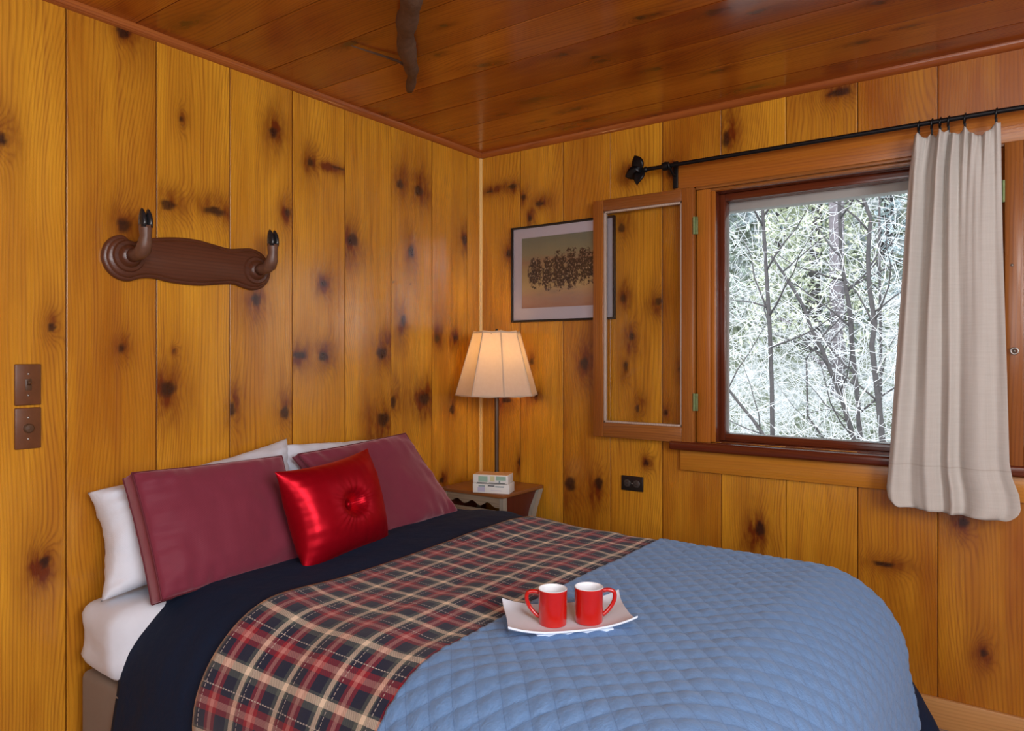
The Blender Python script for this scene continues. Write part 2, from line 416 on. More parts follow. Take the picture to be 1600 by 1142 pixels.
CEIL = 2.345
X1, Y1 = 4.15, -4.15       # far ends of the room behind the camera
seamsL = [-4.15, -3.82, -3.56, -3.29, -3.03, -2.77, -2.50, -2.236, -1.972, -1.703, -1.439, -1.172, -0.910, -0.645, -0.374, -0.110, 0.0]
planked('wall_left', PINE, seamsL, 0, CEIL, lambda a, v, d: (d, a, v), KL, seed=3,
        seeds=[.2, .5, .3, .7, .1, .4, .6, .02, .075, .01, .17, .03, .30, .15, .45, .16])
seamsB = [0, 0.25, 0.5, 0.753, 1.006, 1.267, 1.526, 1.784, 2.041, 2.30, 2.56, 2.82, 3.08, 3.34, 3.60, 3.87, 4.15]
HOLE = (1.235, 2.175, 0.945, 1.99)
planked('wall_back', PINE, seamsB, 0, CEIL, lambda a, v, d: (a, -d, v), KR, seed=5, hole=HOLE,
        seeds=[.055, .17, .082, .021, .246, .014, .048, .123, .267, .3, .7, .2, .5, .1, .6, .3])  # boards by the curtain toned darker: plank colour plus painted-in shade
planked('wall_right', PINE, list(np.linspace(-4.15, 0, 17)), 0, CEIL, lambda a, v, d: (X1-d, a, v), [], res=0.03, seed=9, random_knots=3)
planked('wall_front', PINE, list(np.linspace(0, 4.15, 17)), 0, CEIL, lambda a, v, d: (a, Y1+d, v), [], res=0.03, seed=11, random_knots=3)
# ceiling planks run parallel to the window wall
seamsC = [-4.15, -3.93, -3.70, -3.46, -3.22, -2.98, -2.74, -2.50, -2.26, -2.02, -1.78, -1.54, -1.31, -1.08, -0.85, -0.62, -0.39, -0.17, 0.0]
planked('ceiling', CEILW, seamsC, 0, X1, lambda a, v, d: (v, a, CEIL-d), [(-0.80, 1.52, .016, .03), (-0.30, .75, .014, .03), (-.5, 1.2, .01, .02)], res=0.011, seed=21, gap=0.0006, random_knots=9, kscale=(0.8, 1.2))

t = NT('carpet'); n = t.noise(t.objco(), 220, 3, 0.7); n2 = t.noise(t.objco(), 6, 3)
t.l(t.mix(n, (0.30, 0.20, 0.16), (0.46, 0.34, 0.28)), t.b.inputs['Base Color']); t.b.inputs['Roughness'].default_value = 0.95; t.bump(n, 0.8, 0.006)
CARPET = t.m
bm = bmesh.new(); bx(bm, 0, X1, Y1, 0, -0.08, 0.0); o = obj('floor', bm, CARPET, origin=(0, 0, 0)); o['kind'] = 'structure'

# crown quarter-round, corner bead, baseboards
def quarter(name, p0, p1, ia, ib, r, m):
    """quarter round along p0-p1; ia, ib = the two directions away from the corner"""
    p0, p1, ia, ib = map(Vector, (p0, p1, ia, ib)); bm = bmesh.new()
    prof = [(0, 0), (r, 0)] + [(r*math.cos(a)*1.0, r*math.sin(a)) for a in np.linspace(0.1, PI/2-0.1, 9)] + [(0, r)]
    A = [bm.verts.new(p0+ia*a+ib*b) for a, b in prof]; B = [bm.verts.new(p1+ia*a+ib*b) for a, b in prof]
    n = len(prof)
    for i in range(n): bm.faces.new((A[i], A[(i+1) % n], B[(i+1) % n], B[i]))
    bm.faces.new(A); bm.faces.new(B[::-1])
    o = obj(name, bm, m, angle=40); o['kind'] = 'structure'; return o
quarter('trim_1', (0, Y1, CEIL), (0, -0.001, CEIL), (1, 0, 0), (0, 0, -1), 0.024, MOLDY)
quarter('trim_2', (0.001, 0, CEIL), (X1, 0, CEIL), (0, -1, 0), (0, 0, -1), 0.024, MOLDX)
PALE = trim_wood('pale_bead', (0.88, 0.60, 0.22), (0.74, 0.44, 0.12), (0.35, 0.12, 0.02), 'z', rough=0.3)
quarter('trim_3', (0, 0, 0), (0, 0, CEIL-0.024), (1, 0, 0), (0, -1, 0), 0.013, PALE)
BASEW = trim_wood('baseboard_wood', (0.62, 0.34, 0.12), (0.52, 0.25, 0.08), (0.34, 0.14, 0.04), 'x', rough=0.4)
for nm, a in (('baseboard_back', (0.016, X1, -0.018, -0.001, 0, 0.105)), ('baseboard_left', (0.001, 0.018, Y1, -0.0, 0, 0.105))):
    o = boxobj(nm, *a, BASEW, None, 0.004); o['kind'] = 'structure'

# ================================================================== window in the back wall
win = empty('window_1', (1.70, 0, 0.94), 'wood-framed window between the open casement and the curtain, bare trees outside', None, None, 'structure')
WX0, WX1, WZ0, WZ1 = 1.24, 2.17, 0.945, 1.986
GY = 0.105   # glass plane
# jambs (dark red) lining the opening
boxobj('jamb', WX0-0.02, WX0, 0.0, 0.13, WZ0-0.02, WZ1+0.02, REDZ, win, 0.001)
boxobj('jamb', WX1, WX1+0.02, 0.0, 0.13, WZ0-0.02, WZ1+0.02, REDZ, win, 0.001)
boxobj('head_jamb', WX0-0.02, WX1+0.02, 0.0, 0.13, WZ1, WZ1+0.02, REDX, win, 0.001)
boxobj('sill_jamb', WX0-0.02, WX1+0.02, 0.0, 0.16, WZ0-0.02, WZ0, REDX, win, 0.001)
# fixed frame holding the outer pane
boxobj('frame_stile', WX0, WX0+0.022, 0.06, 0.12, WZ0, WZ1, REDZ, win, 0.003)
boxobj('frame_stile', WX1-0.022, WX1, 0.06, 0.12, WZ0, WZ1, REDZ, win, 0.003)
boxobj('frame_rail', WX0+0.022, WX1-0.022, 0.06, 0.12, WZ0, WZ0+0.030, REDX, win, 0.003)
boxobj('frame_rail', WX0+0.022, WX1-0.022, 0.06, 0.12, WZ1-0.030, WZ1, REDX, win, 0.003)
boxobj('glass_pane', WX0+0.015, WX1-0.015, GY-0.002, GY+0.002, WZ0+0.02, WZ1-0.02, GLASS, win, 0)
# stop beads around the opening
for nm, a, mm in (('stop_bead', (WX0-0.014, WX0+0.004, -0.008, 0.004, WZ0, WZ1+0.01), TRIMZ), ('stop_bead', (WX1-0.004, WX1+0.014, -0.008, 0.004, WZ0, WZ1+0.01), TRIMZ),
                  ('stop_bead', (WX0-0.014, WX1+0.014, -0.008, 0.004, WZ1, WZ1+0.012), TRIMX)):
    boxobj(nm, *a, mm, win, 0.002)
# side casings
boxobj('side_casing', 1.168, WX0-0.014, -0.020, 0.0, 0.93, 1.998, TRIMZ, win, 0.003)
boxobj('side_casing', WX1+0.014, 2.236, -0.020, 0.0, 0.93, 1.998, TRIMZ, win, 0.003)
# header board, with a stepped lower edge
bm = bmesh.new(); bx(bm, 1.074, 2.42, -0.024, 0.0, 2.012, 2.112, 0.003); obj('header_board', bm, TRIMX, win, angle=35)
bm = bmesh.new(); bx(bm, 1.168, 2.31, -0.030, 0.0, 1.998, 2.012, 0.003); bx(bm, 1.19, 2.29, -0.016, 0.0, 1.988, 1.998, 0.002); obj('header_moulding', bm, SASHX, win, angle=35)
# sill and apron
bm = bmesh.new(); bx(bm, 1.06, 2.45, -0.062, 0.02, 0.905, 0.9435, 0.010, seg=3); obj('sill', bm, REDX, win, angle=35)
boxobj('apron', 1.096, 2.42, -0.022, 0.0, 0.817, 0.905, trim_wood('apron_pine', (0.60, 0.26, 0.03), (0.50, 0.19, 0.018), (0.33, 0.10, 0.01), 'x'), win, 0.003)
# outside head trim (weathered)
boxobj('outer_head_trim', 1.10, 2.30, 0.13, 0.19, 1.924, 2.05, GREYP, win, 0.004)
boxobj('outer_side_trim', 1.14, WX0-0.001, 0.13, 0.16, 0.90, 1.90, GREYP, win, 0.004)

def casement(x0, x1, hinge_x, z0=0.938, z1=2.006, y0=-0.056, y1=-0.026, st=0.052, label=None, screw=False):
    root = empty('casement_sash', (hinge_x, (y0+y1)/2, z0)); root.parent = win; root.location = Vector((hinge_x, (y0+y1)/2, z0))-win.location
    if label: root['label'] = label
    def p(nm, a, m):
        bm = bmesh.new(); bx(bm, *a, 0.0035); return obj(nm, bm, m, root, angle=35)
    p('stile', (x0, x0+st, y0, y1, z0, z1), SASHZ); p('stile', (x1-st, x1, y0, y1, z0, z1), SASHZ)
    p('rail', (x0+st, x1-st, y0, y1, z0, z0+st*1.25), SASHX); p('rail', (x0+st, x1-st, y0, y1, z1-st, z1), SASHX)
    # glazing bead
    g = 0.009; bm = bmesh.new()
    xa, xb, za, zb = x0+st, x1-st, z0+st*1.25, z1-st
    bx(bm, xa, xa+g, y0+0.006, y1-0.004, za, zb, 0.002); bx(bm, xb-g, xb, y0+0.006, y1-0.004, za, zb, 0.002)
    bx(bm, xa, xb, y0+0.006, y1-0.004, za, za+g, 0.002); bx(bm, xa, xb, y0+0.006, y1-0.004, zb-g, zb, 0.002)
    obj('glazing_bead', bm, PALEBEAD, root, angle=35)
    p('glass_pane', (xa+0.002, xb-0.002, (y0+y1)/2-0.0015, (y0+y1)/2+0.0015, za+0.002, zb-0.002), GLASS)
    for hz in (1.11, 1.845):
        bm = bmesh.new(); s = 1 if hinge_x > (x0+x1)/2 else -1
        bx(bm, hinge_x-0.002, hinge_x+s*0.018, y0+0.002, y0+0.008, hz-0.036, hz+0.036, 0.001)
        tube(bm, [(hinge_x+s*0.003, y0-0.001, hz-0.036), (hinge_x+s*0.003, y0-0.001, hz+0.036)], 0.005, 10)
        for dz in (-0.024, 0.024):
            lathe(bm, [(0.0001, -0.0015), (0.003, -0.001), (0.0035, 0.0)], (hinge_x+s*0.012, y0+0.002, hz+dz), 10, 'y')
        obj('hinge', bm, BRASS, root, angle=35)
    if screw:
        bm = bmesh.new()
        R = 0.010
        tube(bm, [(hinge_x+0.027+R*math.cos(a), y0-0.012, 1.318+R*math.sin(a)) for a in np.linspace(0, 2*PI, 20)], 0.0028, 8, False)
        tube(bm, [(hinge_x+0.027, y0-0.004, 1.318), (hinge_x+0.027, y0+0.002, 1.318)], 0.006, 8)
        obj('screw_eye', bm, STEEL, root, True)
        bm = bmesh.new(); lathe(bm, [(0.0001, -0.003), (0.004, -0.002), (0.005, 0.0)], (hinge_x+0.020, y0, 1.60), 12, 'y'); obj('screw', bm, STEEL, root, True)
    return root
PALEBEAD = trim_wood('weathered_bead', (0.60, 0.50, 0.42), (0.45, 0.34, 0.27), (0.25, 0.16, 0.12), 'z', rough=0.35)
casement(0.692, 1.168, 1.168, label='open glazed casement folded back over the wall left of the window')
casement(2.236, 2.73, 2.236, label='casement folded back at the right of the curtain', screw=True)

# ================================================================== framed picture
pic = empty('framed_picture', (0.4945, -0.001, 1.4695), 'thin black framed print of dark shapes on tan ground, partly behind the open casement', 'picture')
px0, px1, pz0, pz1 = 0.207, 0.782, 1.4695, 1.940; fw = 0.010
bm = bmesh.new()
bx(bm, px0, px0+fw, -0.020, -0.001, pz0, pz1, 0.0015); bx(bm, px1-fw, px1, -0.020, -0.001, pz0, pz1, 0.0015)
bx(bm, px0+fw, px1-fw, -0.020, -0.001, pz0, pz0+fw, 0.0015); bx(bm, px0+fw, px1-fw, -0.020, -0.001, pz1-fw, pz1, 0.0015)
obj('frame', bm, plain('black_frame', (0.010, 0.008, 0.008), 0.35), pic, angle=35)
# mat: a window-cut board
mi = (px0+0.058, px1-0.058, pz0+0.068, pz1-0.058)
bm = bmesh.new()
bx(bm, px0+fw, mi[0], -0.010, -0.006, pz0+fw, pz1-fw); bx(bm, mi[1], px1-fw, -0.010, -0.006, pz0+fw, pz1-fw)
bx(bm, mi[0], mi[1], -0.010, -0.006, pz0+fw, mi[2]); bx(bm, mi[0], mi[1], -0.010, -0.006, mi[3], pz1-fw)
obj('mat', bm, plain('mat_board', (0.66, 0.62, 0.70), 0.8, var=0.02), pic)
# generic painted landscape with dark brushed shapes
t = NT('painted_landscape'); u, v, _ = t.sep(t.uv())
nz = t.noise(t.comb(t.math('MULTIPLY', u, 5), t.math('MULTIPLY', v, 12), 0.3), 1, 5, 0.65)
base = t.ramp(t.math('ADD', v, t.math('MULTIPLY', t.math('SUBTRACT', nz, 0.5), 0.22)),
              [(0.0, (0.45, 0.22, 0.14)), (0.14, (0.55, 0.32, 0.20)), (0.30, (0.62, 0.44, 0.20)), (0.52, (0.50, 0.36, 0.16)), (0.66, (0.42, 0.25, 0.14)), (0.74, (0.34, 0.30, 0.17)), (1.0, (0.22, 0.24, 0.17))])
def blob(cu, cv, ru, rv):
    a = t.math('DIVIDE', t.math('SUBTRACT', u, cu), ru); b = t.math('DIVIDE', t.math('SUBTRACT', v, cv), rv)
    return t.math('SUBTRACT', 1.0, t.math('ADD', t.math('MULTIPLY', a, a), t.math('MULTIPLY', b, b)))
band = None
for cu, cv, ru, rv in ((.18, .50, .09, .21), (.33, .48, .08, .22), (.47, .51, .09, .26), (.62, .52, .10, .27), (.77, .54, .10, .24), (.91, .52, .10, .22)):
    b = blob(cu, cv, ru, rv); band = b if band is None else t.math('MAXIMUM', band, b)
rag = t.noise(t.comb(t.math('MULTIPLY', u, 26), t.math('MULTIPLY', v, 16), 4.4), 1, 4, 0.7)
mask = t.math('MULTIPLY', t.rng(t.math('ADD', band, t.math('MULTIPLY', t.math('SUBTRACT', rag, 0.47), 6.0)), 0.0, 0.5, 0, 1), t.math('GREATER_THAN', band, -0.25))
sp = t.noise(t.comb(t.math('MULTIPLY', u, 55), t.math('MULTIPLY', v, 34), 8.0), 1, 2, 0.6)
c = t.mix(t.math('MULTIPLY', mask, 0.97), base, t.ramp(sp, [(0.0, (0.02, 0.012, 0.01)), (0.50, (0.04, 0.020, 0.014)), (0.60, (0.20, 0.11, 0.06)), (0.70, (0.65, 0.55, 0.38))]))
dust = t.math('MULTIPLY', t.rng(blob(.5, .18, .45, .14), 0, 1, 0, 1), t.rng(nz, 0.4, 0.7, 0, 0.8))
c = t.mix(dust, c, (0.30, 0.22, 0.20))
t.l(c, t.b.inputs['Base Color']); t.b.inputs['Roughness'].default_value = 0.7
me = bpy.data.meshes.new('print'); me.from_pydata([(mi[0]-.004, -0.0055, mi[2]-.004), (mi[1]+.004, -0.0055, mi[2]-.004), (mi[1]+.004, -0.0055, mi[3]+.004), (mi[0]-.004, -0.0055, mi[3]+.004)], [], [(0, 1, 2, 3)])
uvl = me.uv_layers.new(name='UVMap')
for i, q in enumerate(((0, 0), (1, 0), (1, 1), (0, 1))): uvl.data[i].uv = q
link_mesh('print', me, t.m, pic)
boxobj('backing_board', px0+fw-.002, px1-fw+.002, -0.0052, -0.0012, pz0+fw-.002, pz1-fw+.002, plain('backing', (0.3, 0.22, 0.14), 0.9), pic, 0)
boxobj('glass_pane', px0+fw, px1-fw, -0.0135, -0.0120, pz0+fw, pz1-fw, glassy('picture_glass', f=0.8), pic, 0)

# ================================================================== curtain rod, rings, curtain
RY, RZ = -0.085, 2.103
rod = empty('curtain_rod', (1.7, RY, RZ), 'black iron curtain rod with leaf finial above the window', 'curtain rod')
bm = bmesh.new(); tube(bm, [(0.975, RY, RZ), (1.7, RY, RZ), (2.66, RY, RZ)], 0.0085, 16); obj('rod', bm, BLACK, rod, angle=35)
def leaf(bm, base, d, ln, wd, th):
    d = Vector(d).normalized(); s = d.cross(Vector((0, 1, 0.15))).normalized(); nrm = d.cross(s)
    rows = []
    for i in range(9):
        tt = i/8; wv = wd*math.sin(PI*min(1, tt**0.8))**0.8*(1-0.15*tt)+0.0006
        c0 = Vector(base)+d*ln*tt+nrm*0.010*math.sin(PI*tt)
        rows.append([bm.verts.new(c0+s*wv*q+nrm*(0.004*(q*q)+dz)) for q, dz in ((-1, 0), (-.5, th), (0, th*.4), (.5, th), (1, 0), (.5, -th), (0, -th), (-.5, -th))])
    for i in range(8):
        for k in range(8): bm.faces.new((rows[i][k], rows[i][(k+1) % 8], rows[i+1][(k+1) % 8], rows[i+1][k]))
    bm.faces.new(rows[0]); bm.faces.new(rows[-1][::-1])
def finial(fx, s):
    bm = bmesh.new()
    lathe(bm, [(0.0085, 0.0), (0.013, 0.006*s), (0.013, 0.012*s), (0.009, 0.018*s), (0.012, 0.028*s), (0.004, 0.036*s)], (fx, RY, RZ), 16, 'x')
    b = (fx+s*0.026, RY, RZ)
    leaf(bm, b, (s*0.45, 0, 0.9), 0.075, 0.030, 0.004); leaf(bm, b, (s*1.0, 0, -0.22), 0.080, 0.030, 0.004)
    leaf(bm, b, (s*0.25, -0.2, -0.95), 0.068, 0.028, 0.004); leaf(bm, b, (s*0.6, -0.9, 0.1), 0.04, 0.014, 0.003)
    bm2 = bm; return obj('finial', bm2, BLACK, rod, True)
finial(0.975, -1); finial(2.66, 1)
for bxp in (1.078, 2.55):
    bm = bmesh.new()
    bx(bm, bxp-0.011, bxp+0.011, -0.030, -0.024, RZ-0.085, RZ+0.030, 0.002)
    tube(bm, [(bxp, -0.026, RZ-0.03), (bxp, -0.055, RZ-0.032), (bxp, RY, RZ-0.014)], 0.006, 10)
    R = 0.014
    tube(bm, [(bxp, RY+R*math.cos(a), RZ+R*math.sin(a)) for a in np.linspace(-PI*1.05, PI*0.25, 14)], 0.005, 8)
    obj('bracket', bm, BLACK, rod, angle=40)
bm = bmesh.new(); lathe(bm, [(0.0085, -0.016), (0.017, -0.013), (0.019, 0), (0.017, 0.013), (0.0085, 0.016)], (1.058, RY, RZ), 20, 'x'); obj('collar', bm, BLACK, rod, angle=40)

# curtain: outline columns measured along the height
ring_x = [1.992, 2.031, 2.056, 2.080, 2.127, 2.214]
zt, zb = 2.066, 0.775
NU, NV = 190, 150
def edge(zv, left):
    k = (zt-zv)/(zt-zb)
    if left:
        xs = [(0, 1.982), (.10, 1.966), (.35, 1.948), (.65, 1.924), (.85, 1.907), (.955, 1.896), (.985, 1.90), (1, 1.912)]
    else:
        xs = [(0, 2.226), (.3, 2.232), (.65, 2.244), (.86, 2.250), (.90, 2.258), (.94, 2.276), (.975, 2.280), (.99, 2.274), (1, 2.258)]
    return np.interp(k, [a for a, _ in xs], [b for _, b in xs])
verts = []
folds = [(0.05, .05, .020), (0.20, .055, -.022), (0.33, .045, .024), (.43, .035, -.026), (.50, .03, .022), (.57, .045, -.018), (.75, .10, .016), (.92, .06, -.012)]
for j in range(NV):
    k = j/(NV-1)
    for i in range(NU):
        u = i/(NU-1)
        # top edge sags between the rings
        fr = [(x-1.982)/(2.226-1.982) for x in ring_x]
        dmin = min(abs(u-q) for q in fr)
        gap_l = max([q for q in fr if q <= u+1e-6] or [0.0]); gap_r = min([q for q in fr if q >= u-1e-6] or [1.0])
        wgap = gap_r-gap_l; loc = (u-gap_l)/wgap if wgap > 1e-4 else 0
        sag = (0.10*wgap)*math.sin(PI*min(max(loc, 0), 1)) if wgap > 1e-4 else 0
        z = zt-sag*max(0, 1-k*6) + (zb-zt)*k
        zz = z
        xl, xr = edge(z, True), edge(z, False)
        # bottom hem is slightly lower on the right, rounded corners
        if k > 0.9: zz = z - 0.016*(u-0.2)*(k-0.9)*10 + 0.012*(k-0.9)*10*(1-min(1, min(u, 1-u)/0.08))**2
        uu = u + 0.012*math.sin(9*u+2.2*k*3)*k*(1-u)*u*4
        x = xl+(xr-xl)*uu
        y = 0.0
        for c, wdt, a in folds:
            c2 = c + 0.03*math.sin(k*3+c*9); amp = a*(1.0 if c < .6 else (0.5+0.5*k))
            y += amp*math.exp(-((u-c2)/wdt)**2)*(0.8+0.35*math.sin(k*2.4+c*7))
        y += 0.0035*math.sin(u*85+2*math.sin(k*5))*math.exp(-k*5)        # gathers at the top
        y += 0.008*math.exp(-k*12)*math.cos((u-min(fr, key=lambda q: abs(q-u)))*60)
        y += 0.006*mnoise.noise(Vector((u*3.2, k*5, 2.0)))
        bow = 0.022*math.sin(PI*min(1, k*1.05))     # hangs clear of the sill
        y = RY-0.016-bow*0.9-y*1.15
        y = min(y, -0.070)
        verts.append((x, y, zz))
me = bpy.data.meshes.new('curtain'); me.from_pydata(verts, [], grid_faces(NU, NV)); me.update()
uvl = me.uv_layers.new(name='UVMap'); li = np.empty(len(me.loops), np.int32); me.loops.foreach_get('vertex_index', li)
uvs = np.stack([(li % NU)/(NU-1), 1-(li//NU)/(NV-1)], -1).astype(np.float32); uvl.data.foreach_set('uv', uvs.ravel())
t = NT('linen'); u, v, _ = t.sep(t.uv())
sl1 = t.noise(t.comb(t.math('MULTIPLY', u, 4), t.math('MULTIPLY', v, 190), 0), 1, 2, .6)
sl2 = t.noise(t.comb(t.math('MULTIPLY', u, 110), t.math('MULTIPLY', v, 6), 2), 1, 2, .6)
hem = t.math('LESS_THAN', v, 0.118)
cc = t.mix(t.math('MULTIPLY', t.math('ADD', sl1, sl2), 0.5), (0.54, 0.50, 0.45), (0.73, 0.70, 0.65))
cc = t.mix(t.math('MULTIPLY', t.rng(t.math('ABSOLUTE', t.math('SUBTRACT', v, 0.118)), 0, 0.0025, 1, 0), 0.35), cc, (0.35, 0.27, 0.21))
t.l(cc, t.b.inputs['Base Color']); t.b.inputs['Roughness'].default_value = 0.9; t.b.inputs['Sheen Weight'].default_value = 0.2
t.bump(t.math('ADD', t.math('ADD', sl1, sl2), t.math('MULTIPLY', hem, 1.5)), 0.35, 0.002)
tl = t.n('ShaderNodeBsdfTranslucent'); t.l(cc, tl.inputs['Color'])
mx = t.n('ShaderNodeMixShader'); mx.inputs[0].default_value = 0.16; t.l(t.b.outputs[0], mx.inputs[1]); t.l(tl.outputs[0], mx.inputs[2]); t.l(mx.outputs[0], t.out.inputs['Surface'])
cur = link_mesh('curtain', me, t.m, None, True, origin=(2.09, RY, zb))
tagp(cur, 'cream linen cafe curtain gathered at the right side of the window', 'curtain')
sm = cur.modifiers.new('thickness', 'SOLIDIFY'); sm.thickness = 0.0018; sm.offset = 0
# rings
ordn = ['first curtain ring from the left, above the left curtain edge', 'second curtain ring from the left', 'third curtain ring from the left', 'fourth curtain ring from the left', 'fifth curtain ring, alone over the curtain middle right', 'last curtain ring, alone above the right curtain edge']
bm = bmesh.new(); R = 0.0165
tube(bm, [(R*math.sin(a)*0.15, R*math.cos(a), -0.006+R*math.sin(a)) for a in np.linspace(0, 2*PI, 25)], 0.0026, 8, False)
rme = bpy.data.meshes.new('curtain_ring'); bm.to_mesh(rme); bm.free(); rme.materials.append(BLACK)
bm = bmesh.new(); bx(bm, -0.0035, 0.0035, -0.004, 0.004, -0.044, -0.021, 0.0012)
cme = bpy.data.meshes.new('clip'); bm.to_mesh(cme); bm.free(); cme.materials.append(BLACK)
for i, x in enumerate(ring_x):
    o = bpy.data.objects.new('curtain_ring', rme); COL.objects.link(o); o.location = (x, RY, RZ)
    tagp(o, 'black metal '+ordn[i], 'curtain ring', 'curtain rings on the rod')
    c = bpy.data.objects.new('clip', cme); COL.objects.link(c); c.parent = o

# ================================================================== wall fittings on the left wall
PLATEW = plain('brown_plate', (0.14, 0.050, 0.018), 0.35, var=0.3, scale=40)
def plate_obj(name, y0, y1, z0, z1, label, kindn):
    r = empty(name, (0.001, (y0+y1)/2, z0), label, kindn)
    bm = bmesh.new(); bx(bm, 0.0015, 0.009, y0, y1, z0, z1, 0.003, seg=3); obj('plate', bm, PLATEW, r, angle=35)
    yc, zc = (y0+y1)/2, (z0+z1)/2
    for dz in (-0.030, 0.030):
        bm = bmesh.new(); lathe(bm, [(0.0001, 0.0022), (0.0030, 0.0015), (0.0036, 0)], (0.009, yc, zc+dz), 12, 'x')
        obj('screw', bm, STEEL, r, True)
    return r, yc, zc
r, yc, zc = plate_obj('light_switch', -2.106, -2.040, 1.163, 1.279, 'brown rocker switch plate, upper of two on the left wall', 'light switch')
bm = bmesh.new(); bx(bm, 0.008, 0.011, yc-0.008, yc+0.008, zc-0.016, zc+0.016, 0.001); bx(bm, 0.009, 0.021, yc-0.0045, yc+0.0045, zc+0.000, zc+0.010, 0.001, Matrix.Rotation(-0.5, 3, 'Y'))
obj('toggle', bm, plain('brown_toggle', (0.09, 0.045, 0.022), 0.4), r, angle=35)
r, yc, zc = plate_obj('light_switch', -2.106, -2.040, 1.040, 1.156, 'brown switch plate with round centre, lower of two on the left wall', 'light switch')
bm = bmesh.new(); lathe(bm, [(0.013, -0.001), (0.013, 0.006), (0.010, 0.009), (0.0001, 0.010)], (0.009, yc, zc), 24, 'x'); obj('knob', bm, plain('brown_knob', (0.09, 0.045, 0.022), 0.4), r, angle=35)

# wall outlet under the open casement
r = empty('wall_outlet', (0.8645, -0.001, 0.702), 'small black horizontal outlet plate low on the window wall', 'outlet')
bm = bmesh.new(); bx(bm, 0.811, 0.918, -0.009, -0.0015, 0.700, 0.766, 0.003, seg=3); obj('plate', bm, plain('black_plastic', (0.018, 0.014, 0.012), 0.3), r, angle=35)
SOCK = plain('dark_socket', (0.055, 0.045, 0.040), 0.35)
for sx in (0.842, 0.887):
    bm = bmesh.new(); lathe(bm, [(0.0165, 0.002), (0.0165, -0.003), (0.0145, -0.004), (0.0001, -0.004)], (sx, -0.009, 0.733), 28, 'y')
    so = obj('socket', bm, SOCK, r, angle=35)
    bm = bmesh.new()
    bx(bm, sx-0.005, sx+0.005, -0.0136, -0.0128, 0.7385, 0.7405); bx(bm, sx-0.004, sx+0.004, -0.0136, -0.0128, 0.7265, 0.7285); lathe(bm, [(0.0024, -0.0136), (0.0001, -0.0137)], (sx-0.010, 0, 0.733), 10, 'y')
    obj('slots', bm, GAP, so)
bm = bmesh.new(); lathe(bm, [(0.0001, -0.0105), (0.003, -0.010), (0.0035, -0.009)], (0.8645, 0, 0.733), 12, 'y'); obj('screw', bm, STEEL, r, True)

# wall rack with two upturned hoof pegs
rk = empty('wall_rack', (0.001, -1.58, 1.535), 'dark brown carved wooden rack with two upturned hoof pegs above the pillows', 'wall rack')
RACKW = trim_wood('rack_wood', (0.125, 0.042, 0.020), (0.085, 0.026, 0.012), (0.04, 0.012, 0.006), 'y', rough=0.36)
out = [(-1.785, 1.660), (-1.747, 1.674), (-1.706, 1.684), (-1.637, 1.694), (-1.569, 1.695), (-1.499, 1.686), (-1.45, 1.680), (-1.405, 1.686), (-1.36, 1.691), (-1.318, 1.678), (-1.290, 1.650), (-1.280, 1.615), (-1.290, 1.578), (-1.318, 1.551), (-1.355, 1.541), (-1.398, 1.548), (-1.434, 1.556), (-1.499, 1.549), (-1.569, 1.540), (-1.659, 1.543), (-1.714, 1.551), (-1.758, 1.548), (-1.799, 1.535), (-1.836, 1.543), (-1.863, 1.567), (-1.876, 1.603), (-1.868, 1.642), (-1.845, 1.668), (-1.815, 1.677)]
o1 = smooth_closed(out, 5)
cen = Vector((-1.58, 1.615))
def shrink(poly, d):
    n = len(poly); res = []
    for i in range(n):
        a, b = Vector(poly[i-1]), Vector(poly[(i+1) % n]); tt = (b-a).normalized(); nn = Vector((-tt.y, tt.x))
        p = Vector(poly[i]); q = p+nn*d
        ctr = Vector((max(-1.80, min(-1.345, p.x)), 1.615))
        if (q-ctr).length > (p-ctr).length: q = p-nn*d
        res.append(tuple(q))
    return res
bm = bmesh.new(); rings = []
for dd, dx in ((0, 0.002), (0, 0.013), (0.003, 0.017), (0.010, 0.018), (0.013, 0.023), (0.017, 0.026)):
    rings.append([bm.verts.new((dx, a, b)) for a, b in (shrink(o1, dd) if dd else o1)])
n = len(o1)
for i in range(len(rings)-1):
    for k in range(n): bm.faces.new((rings[i][k], rings[i][(k+1) % n], rings[i+1][(k+1) % n], rings[i+1][k]))
bm.faces.new(rings[0]); bm.faces.new(rings[-1])
obj('plaque', bm, RACKW, rk, angle=50)
PEGM = plain('peg_hide', (0.13, 0.060, 0.036), 0.42, var=0.45, scale=50)
HOOFM = plain('black_hoof', (0.016, 0.016, 0.018), 0.16, var=0.4)
